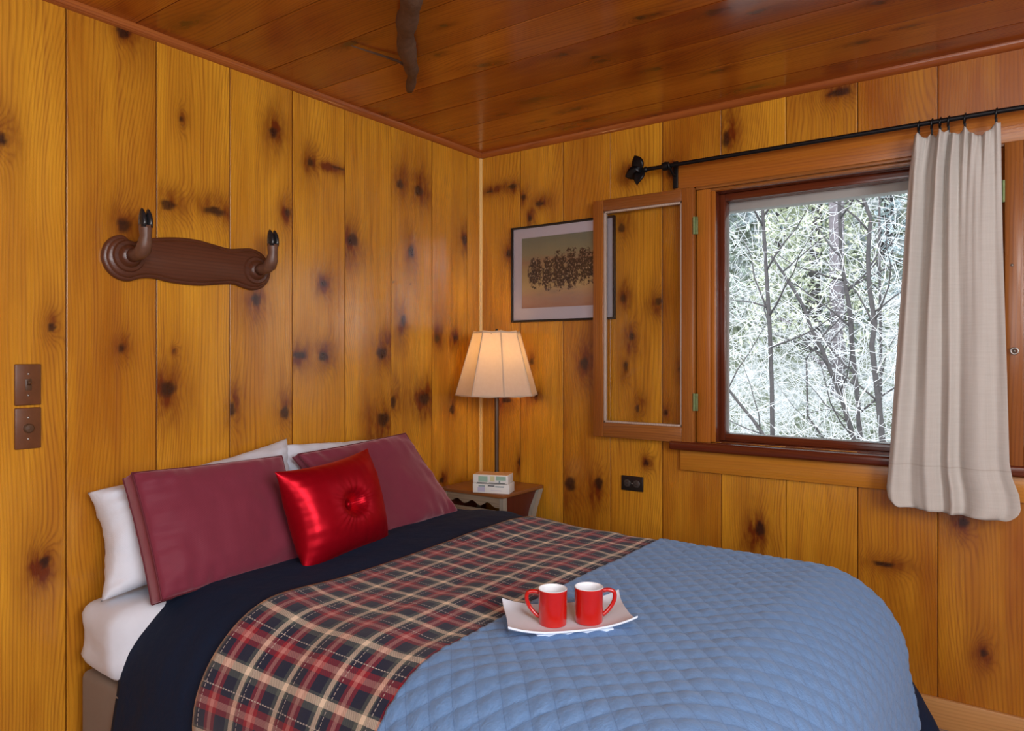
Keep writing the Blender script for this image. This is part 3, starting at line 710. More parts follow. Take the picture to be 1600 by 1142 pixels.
for (yy, zz) in ((-1.803, 1.612), (-1.352, 1.612)):
    bm = bmesh.new()
    lathe(bm, [(0.047, 0.020), (0.050, 0.026), (0.046, 0.033), (0.036, 0.034), (0.033, 0.038), (0.030, 0.046), (0.024, 0.050), (0.0001, 0.051)], (0, yy, zz), 40, 'x')
    obj('rosette', bm, RACKW, rk, angle=40)
    bm = bmesh.new()
    path = [(0.045, yy, zz), (0.070, yy, zz+0.001), (0.095, yy-0.001, zz+0.004), (0.114, yy-0.001, zz+0.013), (0.124, yy-0.001, zz+0.030), (0.127, yy, zz+0.052), (0.126, yy, zz+0.075), (0.127, yy, zz+0.086)]
    tube(bm, path, [0.021, 0.019, 0.020, 0.0225, 0.0205, 0.0165, 0.0185, 0.019], 18, rough=0.03)
    peg = obj('peg', bm, PEGM, rk, True)
    for s in (-1, 1):
        bm = bmesh.new(); secs = [(0.078, .0085, .017, 0), (0.090, .0095, .019, 0), (0.105, .0095, .018, .001), (0.119, .008, .014, .003), (0.131, .005, .008, .006), (0.137, .0012, .002, .008)]
        rr = []
        for h, wy, wx, sh in secs:
            rr.append([bm.verts.new((0.127+wx*math.cos(a)*(0.9 if math.cos(a) < 0 else 1)+sh*-0.6, yy+s*0.0095+wy*math.sin(a), zz+h)) for a in np.linspace(0, 2*PI, 16, endpoint=False)])
        for i in range(len(rr)-1):
            for k in range(16): bm.faces.new((rr[i][k], rr[i][(k+1) % 16], rr[i+1][(k+1) % 16], rr[i+1][k]))
        bm.faces.new(rr[0]); bm.faces.new(rr[-1])
        obj('hoof', bm, HOOFM, peg, True)

# branch under the ceiling
BARK = NT('bark'); t = BARK; x, y, z = t.sep(t.objco())
n = t.noise(t.objco(), 45, 5, .7); n2 = t.noise(t.objco(), 14, 3, .6)
t.l(t.mix(n2, t.mix(n, (0.045, 0.016, 0.006), (0.15, 0.070, 0.030)), t.mix(n, (0.10, 0.035, 0.012), (0.22, 0.14, 0.09))), t.b.inputs['Base Color'])
t.b.inputs['Roughness'].default_value = 0.7; t.bump(n, 0.9, 0.01)
br = empty('ceiling_branch', (0.60, -1.15, 2.26), 'rough bark-covered branch tapering to a point under the ceiling', 'branch')
bm = bmesh.new()
N = 26; A, B = Vector((0.385, -0.930, 2.315)), Vector((1.02, -1.60, 2.285)); pts = []; rad = []
for i in range(N):
    tt = i/(N-1); p = A.lerp(B, tt); w_ = 0.010*math.sin(tt*9); pts.append(p+Vector((0.7*w_, 0.7*w_, 0.004*math.sin(tt*14))))
    rad.append(0.014+0.012*min(1, tt*2.2)+0.006*tt+0.0035*math.sin(tt*31)+(0.004 if i in (9, 10) else 0))
tube(bm, pts, rad, 14, rough=0.07); obj('stem', bm, BARK.m, br, True)
bm = bmesh.new(); tube(bm, [(0.525, -1.075, 2.318), (0.51, -1.12, 2.332), (0.485, -1.20, 2.336), (0.462, -1.29, 2.337)], [0.006, 0.005, 0.004, 0.002], 8, rough=0.1); obj('twig', bm, BARK.m, br, True)

# ================================================================== nightstand
ns = empty('nightstand', (0.22, -0.185, 0), 'rustic dark topped nightstand with flared pale legs in the room corner', 'nightstand')
NTOP = trim_wood('nightstand_top', (0.34, 0.13, 0.04), (0.22, 0.07, 0.02), (0.10, 0.03, 0.01), 'x', rough=0.32)
NSIDE = trim_wood('nightstand_side', (0.13, 0.022, 0.010), (0.085, 0.012, 0.006), (0.04, 0.007, 0.004), 'z', rough=0.45)
NGREY = trim_wood('nightstand_grey', (0.34, 0.27, 0.19), (0.25, 0.18, 0.12), (0.12, 0.07, 0.04), 'x', rough=0.6)
NGREYZ = trim_wood('nightstand_grey_z', (0.36, 0.33, 0.27), (0.26, 0.22, 0.17), (0.14, 0.10, 0.07), 'z', rough=0.6)
nx0, nx1, ny0, ny1, nzt = 0.035, 0.405, -0.355, -0.025, 0.682
boxobj('top', nx0, nx1, ny0, ny1, nzt-0.016, nzt, NTOP, ns, 0.003)
# scalloped apron facing the bed
poly = [(nx0+0.01, nzt-0.016), (nx1-0.012, nzt-0.016), (nx1-0.014, nzt-0.062)]
for k in range(17):
    tt = k/16; xx = nx1-0.05-(nx1-nx0-0.10)*tt; poly.append((xx, nzt-0.062+0.020*math.sin(PI*tt*3)**2*(1 if k else 0)))
poly += [(nx0+0.012, nzt-0.062)]
bm = bmesh.new(); prism(bm, poly, 'y', ny0+0.010, ny0+0.024); obj('apron', bm, NGREY, ns, angle=35)
boxobj('drawer_front', nx0+0.05, nx1-0.06, ny0+0.016, ny0+0.03, nzt-0.19, nzt-0.078, NGREY, ns, 0.004)
# side panels, inset and sloping inwards towards the floor
def slab(name, top, bot, m, th, axis):
    """quad panel from a top edge (2 pts) to a bottom edge (2 pts), thickness th along axis"""
    a, b = map(Vector, top); c, d = map(Vector, bot); off = Vector(axis)*th
    bm = bmesh.new(); vs = [bm.verts.new(v) for v in (a, b, d, c, a+off, b+off, d+off, c+off)]
    for f in ((0, 1, 2, 3), (7, 6, 5, 4), (0, 4, 5, 1), (1, 5, 6, 2), (2, 6, 7, 3), (3, 7, 4, 0)): bm.faces.new([vs[i] for i in f])
    return obj(name, bm, m, ns, angle=30)
slab('side_panel', ((nx1-0.022, ny0+0.02, nzt-0.016), (nx1-0.022, ny1-0.012, nzt-0.016)), ((nx1-0.055, ny0+0.03, 0.10), (nx1-0.055, ny1-0.05, 0.10)), NSIDE, -0.014, (1, 0, 0))
slab('side_panel', ((nx0+0.012, ny0+0.02, nzt-0.016), (nx0+0.012, ny1-0.012, nzt-0.016)), ((nx0+0.035, ny0+0.03, 0.10), (nx0+0.035, ny1-0.05, 0.10)), NSIDE, 0.014, (1, 0, 0))
boxobj('shelf', nx0+0.03, nx1-0.06, ny0+0.05, ny1-0.04, 0.16, 0.178, NSIDE, ns, 0.002)
# legs: the far ones flare out to the wall at the top
def leg(pts, w_, d_):
    bm = bmesh.new(); rr = []
    for (x, y, z) in pts:
        rr.append([bm.verts.new((x+a*w_/2, y+b*d_/2, z)) for a, b in ((-1, -1), (1, -1), (1, 1), (-1, 1))])
    for i in range(len(rr)-1):
        for k in range(4): bm.faces.new((rr[i][k], rr[i][(k+1) % 4], rr[i+1][(k+1) % 4], rr[i+1][k]))
    bm.faces.new(rr[0]); bm.faces.new(rr[-1]); obj('leg', bm, NGREYZ, ns, angle=30)
for lx in (nx1-0.017, nx0+0.022):
    ys = [(ny1-0.012, nzt-0.017), (ny1-0.030, nzt-0.05), (ny1-0.062, nzt-0.10), (ny1-0.082, nzt-0.16), (ny1-0.090, nzt-0.26), (ny1-0.088, 0.20), (ny1-0.07, 0.0)]
    leg([(lx, y, z) for y, z in ys], 0.022, 0.036)
    leg([(lx, ny0+0.022, nzt-0.017), (lx, ny0+0.03, 0.35), (lx, ny0+0.026, 0)], 0.022, 0.028)

# ================================================================== table lamp
LX, LY = 0.235, -0.175
lamp = empty('table_lamp', (LX, LY, nzt), 'tall thin-stemmed lamp with pleated cream shade, lit, on the corner nightstand', 'lamp')
LBASE = plain('lamp_bronze', (0.030, 0.018, 0.012), 0.35, 0.5)
bm = bmesh.new(); lathe(bm, [(0.0001, 0.0), (0.085, 0.0), (0.088, 0.006), (0.082, 0.018), (0.060, 0.034), (0.030, 0.046), (0.014, 0.056), (0.010, 0.075)], (LX, LY, nzt+0.0005), 40); obj('base', bm, LBASE, lamp, angle=40)
STZ = 1.140; 
bm = bmesh.new(); tube(bm, [(LX, LY, nzt+0.06), (LX, LY, 0.9), (LX, LY, STZ+0.06)], 0.0105, 16); obj('pole', bm, plain('lamp_pole', (0.10, 0.065, 0.045), 0.35, 0.6), lamp, angle=40)
bm = bmesh.new(); lathe(bm, [(0.014, 0), (0.019, 0.006), (0.019, 0.05), (0.014, 0.056)], (LX, LY, STZ+0.05), 20, close=True); obj('socket', bm, BRASS, lamp, angle=40)
zl0, zl1, rl0, rl1 = 1.118, 1.418, 0.198, 0.112
bm = bmesh.new()
tube(bm, [(LX+0.02, LY, STZ+0.09), (LX+0.06, LY, STZ+0.15), (LX+0.05, LY, zl1-0.03), (LX, LY, zl1-0.006), (LX-0.05, LY, zl1-0.03), (LX-0.06, LY, STZ+0.15), (LX-0.02, LY, STZ+0.09)], 0.002, 8)
for k in range(4):
    a = k*PI/2+0.4; tube(bm, [(LX, LY, zl1-0.006), (LX+rl1*0.97*math.cos(a), LY+rl1*0.97*math.sin(a), zl1-0.012)], 0.0018, 6)
lathe(bm, [(0.0001, 0.014), (0.006, 0.012), (0.007, 0.004), (0.003, -0.004), (0.003, -0.008)], (LX, LY, zl1+0.002), 14)
obj('harp', bm, LBASE, lamp, True)
# bulb
t = NT('bulb'); t.b.inputs['Base Color'].default_value = (1, .9, .75, 1); t.b.inputs['Emission Color'].default_value = (1.0, 0.62, 0.28, 1); t.b.inputs['Emission Strength'].default_value = 9
bm = bmesh.new(); lathe(bm, [(0.013, 0.0), (0.014, 0.018), (0.024, 0.040), (0.030, 0.060), (0.027, 0.080), (0.015, 0.093), (0.0001, 0.097)], (LX, LY, STZ+0.10), 20); obj('bulb', bm, t.m, lamp, True)
bl = light('lamp_bulb_light', 'POINT', (LX, LY, STZ+0.165), (0, 0, 0), 5.5, (1.0, 0.60, 0.24)); bl.data.shadow_soft_size = 0.035
bl.parent = lamp; bl.location = Vector((0, 0, STZ+0.165-nzt))
# shade: eight panels with ribs and scalloped top
bm = bmesh.new(); NS, NH = 96, 26; rings = []
for j in range(NH):
    h = j/(NH-1); rr0 = rl0+(rl1-rl0)*h
    ring = []
    for k in range(NS):
        a = 2*PI*k/NS; m8 = (k/NS*8+0.5) % 1.0; dd = abs(m8-0.5)*2      # 0 mid panel, 1 at rib
        rr = rr0*math.cos(PI/8)/math.cos((m8-0.5)*2*PI/8)
        rr *= 1-0.028*math.cos(dd*PI/2)*(0.4+0.6*math.sin(PI*h))
        zz = zl0+(zl1-zl0)*h + (0.005*(dd**2) if j == NH-1 else 0) - 0.006*(1-dd**2)*(1 if j == 0 else 0)
        ring.append(bm.verts.new((LX+rr*math.cos(a+0.42), LY+rr*math.sin(a+0.42), zz)))
    rings.append(ring)
for j in range(NH-1):
    for k in range(NS): bm.faces.new((rings[j][k], rings[j][(k+1) % NS], rings[j+1][(k+1) % NS], rings[j+1][k]))
t = NT('shade_fabric'); t.t.nodes.remove(t.b)
n = t.noise(t.objco(), 60, 3); cc = t.mix(n, (0.62, 0.53, 0.45), (0.74, 0.66, 0.58))
df = t.n('ShaderNodeBsdfDiffuse'); t.l(cc, df.inputs[0]); tl = t.n('ShaderNodeBsdfTranslucent'); tl.inputs[0].default_value = (0.85, 0.64, 0.36, 1)
mx = t.n('ShaderNodeMixShader'); mx.inputs[0].default_value = 0.34; t.l(df.outputs[0], mx.inputs[1]); t.l(tl.outputs[0], mx.inputs[2]); t.l(mx.outputs[0], t.out.inputs['Surface'])
sh = obj('lamp_shade', bm, t.m, lamp, True)
bm = bmesh.new()
for rr0, z0 in ((rl1, zl1-0.004), (rl0, zl0-0.0)):
    pts = [(LX+rr0*1.004*math.cos(PI/8)/math.cos((((k/48*8+.5) % 1)-.5)*2*PI/8)*math.cos(2*PI*k/48+0.42), LY+rr0*1.004*math.cos(PI/8)/math.cos((((k/48*8+.5) % 1)-.5)*2*PI/8)*math.sin(2*PI*k/48+0.42), z0) for k in range(49)]
    tube(bm, pts, 0.0032, 8, False)
for k in range(8):
    a = 2*PI*k/8+2*PI/16*0+0.42+PI/8*0
    a = 2*PI*(k+0.5)/8+0.42-PI/8+PI/8
    tube(bm, [(LX+rl0*1.0*math.cos(a), LY+rl0*math.sin(a), zl0), (LX+rl1*math.cos(a), LY+rl1*math.sin(a), zl1)], 0.0022, 6)
obj('shade_trim', bm, plain('shade_trim', (0.60, 0.50, 0.38), 0.8), lamp, True)

# ================================================================== two small boxes in front of the lamp
WCARD = plain('white_card', (0.72, 0.70, 0.66), 0.6, var=0.03)
INKS = {'g': plain('green_print', (0.30, 0.46, 0.36), 0.6), 'k': plain('dark_print', (0.07, 0.08, 0.09), 0.6), 'l': plain('lilac_print', (0.45, 0.42, 0.55), 0.6), 'y': plain('yellow_print', (0.60, 0.58, 0.32), 0.6), 'b': plain('blue_grey_print', (0.22, 0.30, 0.32), 0.6)}
rotb = Matrix.Rotation(math.radians(20), 3, 'Z')
def carton(z0, z1, wd, dp, cx, cy, label, marks, topc):
    r = empty('small_carton', (cx, cy, z0), label, 'box', 'small white cartons on the nightstand')
    def T(x, y, z): v = rotb @ Vector((x, y, 0)); return (cx+v.x, cy+v.y, z)
    def rb(nm, x0, x1, y0, y1, za, zb, m, par, bev=0.0):
        bm = bmesh.new(); vs = bx(bm, x0, x1, y0, y1, za, zb, bev)
        for v in vs: v.co = Vector(T(v.co.x, v.co.y, v.co.z))
        return obj(nm, bm, m, par, angle=35)
    rb('body', -wd/2, wd/2, -dp/2, dp/2, z0+0.0005, z1-0.0005, WCARD, r, 0.002)
    if topc: rb('lid', -wd/2+.003, wd/2-.003, -dp/2+.003, dp/2-.003, z1-0.001, z1+0.0008, topc, r)
    for (a, b, c, d, ink) in marks:
        rb('printed_mark', -wd/2+wd*a, -wd/2+wd*b, -dp/2-0.0007, -dp/2+0.001, z0+(z1-z0)*c, z0+(z1-z0)*d, INKS[ink], r)
CX, CY = 0.315, -0.305
carton(nzt, nzt+0.044, 0.172, 0.09, CX, CY, 'small white carton under the green-printed one on the nightstand',
       [(.14, .34, .15, .62, 'l'), (.16, .34, .66, .80, 'b'), (.42, .60, .72, .84, 'k'), (.62, .86, .66, .78, 'b'), (.50, .80, .30, .34, 'l'), (.10, .95, .95, .985, 'k')], None)
carton(nzt+0.044, nzt+0.083, 0.166, 0.088, CX-0.004, CY+0.001, 'small carton with pale green print stacked on the white one',
       [(.16, .42, .18, .80, 'g'), (.50, .62, .25, .85, 'y'), (.66, .94, .40, .85, 'g'), (.12, .40, .03, .10, 'k'), (.46, .92, .03, .10, 'k'), (.74, .78, .10, .34, 'b')], plain('tan_lid', (0.60, 0.36, 0.18), 0.6))

# ================================================================== bed
BX0, BX1, BY0, BY1 = 0.045, 1.99, -1.955, -0.335      # mattress plan
def rbox_drape(name, x0, x1, y0, y1, r, ztop, h, m, parent=None, res=0.02, hem=None, foot_round=True, xa=None, xb=None, side=0.5, sidef=None, foot=0.0, head=False, dome=0.0, disp=None, solid=0.006, wave=0.010, flare=0.05):
    """drapes a flat cloth over a rounded box. xa..xb is the cloth's range along the bed (flat length),
    side: hang length beyond the top edge on both sides, foot: at the foot"""
    ix0, ix1, iy0, iy1 = -10.0, x1-r, y0+r, y1-r
    b0, b1 = y0+r-(side+r*0.57), (y1-r)+((sidef if sidef is not None else side)+r*0.57)
    na = int((xb-xa)/res)+1; nb = int((b1-b0)/res)+1
    A, B = np.meshgrid(np.linspace(xa, xb, na), np.linspace(b0, b1, nb), indexing='xy')
    A0 = A.copy()
    if foot > 0: A = np.where(A > xa, A, A)
    QX = np.clip(A, ix0, ix1); QY = np.clip(B, iy0, iy1)
    DX, DY = A-QX, B-QY; e = np.sqrt(DX*DX+DY*DY); nn = np.maximum(e, 1e-9); NX, NY = DX/nn, DY/nn
    arc = r*PI/2; th = np.clip(e/r, 0, PI/2)
    over = np.maximum(e-arc, 0)
    flare = flare+0.30*np.clip(NX*NY*2.2, 0, 1)          # corners of the cloth stand out more
    off = r*np.sin(th)+over*flare; drop = r*(1-np.cos(th))+over*np.sqrt(1-flare*flare)
    # outward normal of the draped surface
    nxy = np.sin(th); nz = np.cos(th)
    ym = (y0+y1)/2; hw = (y1-y0)/2
    dm = dome*(1-np.clip(abs(QY-ym)/hw, 0, 1)**2.5)
    hgt = np.zeros_like(A)
    if disp is not None: hgt = disp(A0, B)
    # wavy folds on the hanging part
    s = np.where(abs(DX) > abs(DY), B, A)
    wv = wave*np.clip(over/0.25, 0, 1)*(np.sin(s*16+1.3)+0.5*np.sin(s*31+A*3))
    H = h+hgt
    X = QX+NX*(off+wv+H*nxy); Y = QY+NY*(off+wv+H*nxy); Z = ztop-drop+H*nz+dm
    Z = np.maximum(Z, 0.012)
    P = np.stack([X, Y, Z], -1).reshape(-1, 3)
    idx = np.arange(na*nb).reshape(nb, na)
    q = np.stack([idx[:-1, :-1], idx[:-1, 1:], idx[1:, 1:], idx[1:, :-1]], -1).reshape(-1, 4)
    me = bpy.data.meshes.new(name); me.from_pydata(P.tolist(), [], q.tolist()); me.update()
    uvl = me.uv_layers.new(name='UVMap'); li = np.empty(len(me.loops), np.int32); me.loops.foreach_get('vertex_index', li)
    uv = np.stack([A.ravel()[li], B.ravel()[li]], -1).astype(np.float32); uvl.data.foreach_set('uv', uv.ravel())
    o = link_mesh(name, me, m, parent, True)
    if solid:
        sm = o.modifiers.new('thickness', 'SOLIDIFY'); sm.thickness = solid; sm.offset = 1
    return o

# box spring / base
base = empty('bed_base', (1.02, -1.145, 0), 'taupe upholstered bed base showing below the white sheet', 'bed base')
bm = bmesh.new(); bx(bm, BX0+0.005, BX1-0.24, BY0+0.0, BY1-0.015, 0.06, 0.385, 0.02, seg=3); obj('upholstered_box', bm, TAUPE, base, angle=40)
for fx in (0.15, 1.78):
    for fy in (-1.85, -0.45):
        bm = bmesh.new(); tube(bm, [(fx, fy, 0), (fx, fy, 0.065)], [0.022, 0.03], 16); obj('leg', bm, BLACK, base, angle=40)
# rounded superellipsoid-like mattress grid for real wrinkles
def rounded_slab(name, x0, x1, y0, y1, z0, z1, r, m, res=0.022, wr=0.004, label=None, cat=None):
    hx, hy, hz = (x1-x0)/2, (y1-y0)/2, (z1-z0)/2; c = Vector(((x0+x1)/2, (y0+y1)/2, (z0+z1)/2))
    bm = bmesh.new(); bmesh.ops.create_cube(bm, size=2.0)
    me = bpy.data.meshes.new(name); V = []; F = []; off = 0
    def face(ax, s):
        nonlocal off
        dims = [hx, hy, hz]; o_ax = [k for k in range(3) if k != ax]
        n1 = max(6, int(2*dims[o_ax[0]]/res)); n2 = max(6, int(2*dims[o_ax[1]]/res))
        for j in range(n2+1):
            for i in range(n1+1):
                p = [0, 0, 0]; p[ax] = s*dims[ax]; p[o_ax[0]] = -dims[o_ax[0]]+2*dims[o_ax[0]]*i/n1; p[o_ax[1]] = -dims[o_ax[1]]+2*dims[o_ax[1]]*j/n2
                kh = min(1, max(0, (0.36-(p[0]+c.x))/0.10)) if p[1] < 0 else 0.0; rv = r*(1-kh)+0.052*kh
                q = Vector([max(-dims[k]+rv, min(dims[k]-rv, p[k])) for k in range(3)]); d = Vector(p)-q
                if d.length > 1e-9: nrm = d.normalized(); pp = q+nrm*rv
                else: nrm = Vector((0, 0, 1)); pp = Vector(p)
                pp = pp+c; w_ = mnoise.noise(Vector((pp.x*2.5, pp.y*6, pp.z*22)))*wr*(1 if abs(nrm.z) < .8 else .5)
                if kh > 0:                                   # loose sheet at the open head corner
                    pp = pp+Vector((0, -0.105*kh*min(1, max(0, (-1.45-pp.y)/0.40)), 0.006*kh)); w_ += 0.012*kh*mnoise.noise(Vector((pp.x*5, pp.y*7, pp.z*30)))
                V.append(pp+nrm*w_)
        for j in range(n2):
            for i in range(n1):
                a = off+j*(n1+1)+i; f = (a, a+1, a+n1+2, a+n1+1); F.append(f if s > 0 else f[::-1])
        off += (n1+1)*(n2+1)
    bm.free()
    for ax in range(3):
        for s in (-1, 1): face(ax, s)
    bm = bmesh.new(); me.from_pydata(V, [], F); bm.from_mesh(me); bmesh.ops.remove_doubles(bm, verts=bm.verts, dist=0.0005); bmesh.ops.recalc_face_normals(bm, faces=bm.faces)
    bm.to_mesh(me); bm.free()
    if not me.uv_layers: me.uv_layers.new(name='UVMap')
    o = link_mesh(name, me, m, None, True)
    return o
mt = rounded_slab('mattress', BX0, BX1-0.24, BY0+0.095, BY1-0.06, 0.387, 0.598, 0.100, SHEET, wr=0.007)
tagp(mt, 'mattress in a white fitted sheet, showing at the left head end', 'mattress')
# navy duvet: from the pillows over sides and foot
def dv_disp(A, B):
    out = np.zeros_like(A)
    for i in range(A.shape[0]):
        for j in range(A.shape[1]):
            a, b = A[i, j], B[i, j]
            out[i, j] = 0.010*mnoise.noise(Vector((a*5.0, b*2.2, 3.1)))+0.004*mnoise.noise(Vector((a*16, b*6, 1.0)))
    out += 0.022*np.exp(-((A-0.52)/0.18)**2)
    out += 0.012*(1-np.clip((A-0.24)/0.03, 0, 1))*0
    return out
dv = rbox_drape('duvet', BX0, BX1-0.02, BY0+0.036, BY1-0.012, 0.215, 0.608, 0.016, NAVY, res=0.018, xa=0.262, xb=2.36, side=0.42, disp=dv_disp, solid=0.010, wave=0.012, dome=0.006, flare=0.19)
tagp(dv, 'dark navy duvet across the bed below the pillows', 'duvet')

# plaid blanket band
def pl_disp(A, B):
    out = np.zeros_like(A)
    for i in range(A.shape[0]):
        for j in range(A.shape[1]):
            out[i, j] = 0.010*mnoise.noise(Vector((A[i, j]*5.0, B[i, j]*2.2, 3.1)))+0.004*mnoise.noise(Vector((A[i, j]*16, B[i, j]*6, 1.0)))
    out += 0.022*np.exp(-((A-0.52)/0.18)**2)
    out += 0.004*np.sin(B*6)*np.exp(-((A-0.66)/0.05)**2)
    return out
t = NT('tartan'); u, v, _ = t.sep(t.uv())
CN, CR, CC, CG, CP = (0.008, 0.013, 0.045), (0.32, 0.010, 0.026), (0.92, 0.80, 0.62), (0.10, 0.13, 0.12), (0.62, 0.26, 0.24)
SETT = [(0.0, CG), (0.04, CC), (0.15, CG), (0.19, CN), (0.33, CN), (0.42, CR), (0.50, CP), (0.59, CR), (0.68, CN), (0.90, CN), (0.95, CG)]
PER = 0.130
fu = t.math('FRACT', t.math('DIVIDE', u, PER)); fv = t.math('FRACT', t.math('DIVIDE', v, PER*1.05))
cu = t.ramp(fu, SETT, 'CONSTANT'); cv = t.ramp(fv, SETT, 'CONSTANT')
tw = t.math('FRACT', t.math('MULTIPLY', t.math('ADD', u, v), 330.0)); twm = t.rng(tw, 0.30, 0.70, 0.15, 0.85)
cc = t.mix(twm, cu, cv)
# thin broken white over-check lines
def thin(f, p0, wd): return t.math('LESS_THAN', t.math('ABSOLUTE', t.math('SUBTRACT', f, p0)), wd)
dash = t.math('GREATER_THAN', t.math('FRACT', t.math('MULTIPLY', v, 110.0)), 0.35); dash2 = t.math('GREATER_THAN', t.math('FRACT', t.math('MULTIPLY', u, 110.0)), 0.35)
cc = t.mix(t.math('MULTIPLY', t.math('MULTIPLY', thin(fu, 0.255, 0.009), dash), 0.8), cc, (0.6, 0.55, 0.5))
cc = t.mix(t.math('MULTIPLY', t.math('MULTIPLY', thin(fv, 0.77, 0.009), dash2), 0.8), cc, (0.6, 0.55, 0.5))
t.l(cc, t.b.inputs['Base Color']); t.b.inputs['Roughness'].default_value = 0.95; t.b.inputs['Sheen Weight'].default_value = 0.15; t.b.inputs['Specular IOR Level'].default_value = 0.2
t.bump(t.math('ADD', tw, t.math('MULTIPLY', t.noise(t.objco(), 14, 3), 4)), 0.35, 0.003)
pl = rbox_drape('plaid_blanket', BX0, BX1-0.02, BY0+0.036, BY1-0.012, 0.215, 0.608, 0.031, t.m, res=0.015, xa=0.665, xb=1.30, side=0.47, disp=pl_disp, solid=0.004, wave=0.012, dome=0.006, flare=0.19)
tagp(pl, 'red, navy and cream tartan blanket laid across the bed middle', 'blanket')

# blue quilt with diamond stitching
def q_disp(A, B):
    p = 0.0455
    a = (A+B)/math.sqrt(2)/p; b = (A-B)/math.sqrt(2)/p
    fa = np.abs(np.sin(a*PI)); fb = np.abs(np.sin(b*PI))
    puff = np.minimum(fa, 1)**0.55*np.minimum(fb, 1)**0.55
    out = 0.0065*puff
    for i in range(0, A.shape[0]):
        row = [mnoise.noise(Vector((A[i, j]*3.2, B[i, j]*3.2, 7.7)))*0.006 + mnoise.noise(Vector((A[i, j]*40, B[i, j]*40, 2.7)))*0.0016 for j in range(A.shape[1])]
        out[i] += row
    return out
t = NT('blue_quilt'); u, v, _ = t.sep(t.uv())
n = t.noise(t.comb(t.math('MULTIPLY', u, 1.0), v, 0.0), 70, 4, 0.7); n2 = t.noise(t.comb(u, v, 0), 5, 2)
da = t.math('ABSOLUTE', t.math('SINE', t.math('MULTIPLY', t.math('ADD', u, v), PI/math.sqrt(2)/0.0455)))
db = t.math('ABSOLUTE', t.math('SINE', t.math('MULTIPLY', t.math('SUBTRACT', u, v), PI/math.sqrt(2)/0.0455)))
st = t.math('MINIMUM', da, db)
c = t.mix(n, (0.090, 0.195, 0.40), (0.175, 0.310, 0.54))
c = t.mix(t.rng(st, 0.0, 0.12, 0.45, 0), c, (0.04, 0.085, 0.21))
t.l(c, t.b.inputs['Base Color']); t.b.inputs['Roughness'].default_value = 0.88; t.b.inputs['Sheen Weight'].default_value = 0.35; t.b.inputs['Sheen Tint'].default_value = (.6, .75, 1, 1); t.b.inputs['Specular IOR Level'].default_value = 0.25
t.bump(n, 0.7, 0.005)
qt = rbox_drape('quilt', BX0, BX1-0.02, BY0+0.036, BY1-0.012, 0.215, 0.608, 0.036, t.m, res=0.0065, xa=1.235, xb=2.27, side=0.33, sidef=-0.09, disp=q_disp, solid=0.005, wave=0.009, dome=0.004, flare=0.19)
tagp(qt, 'sky blue diamond-stitched quilt covering the foot of the bed', 'quilt')

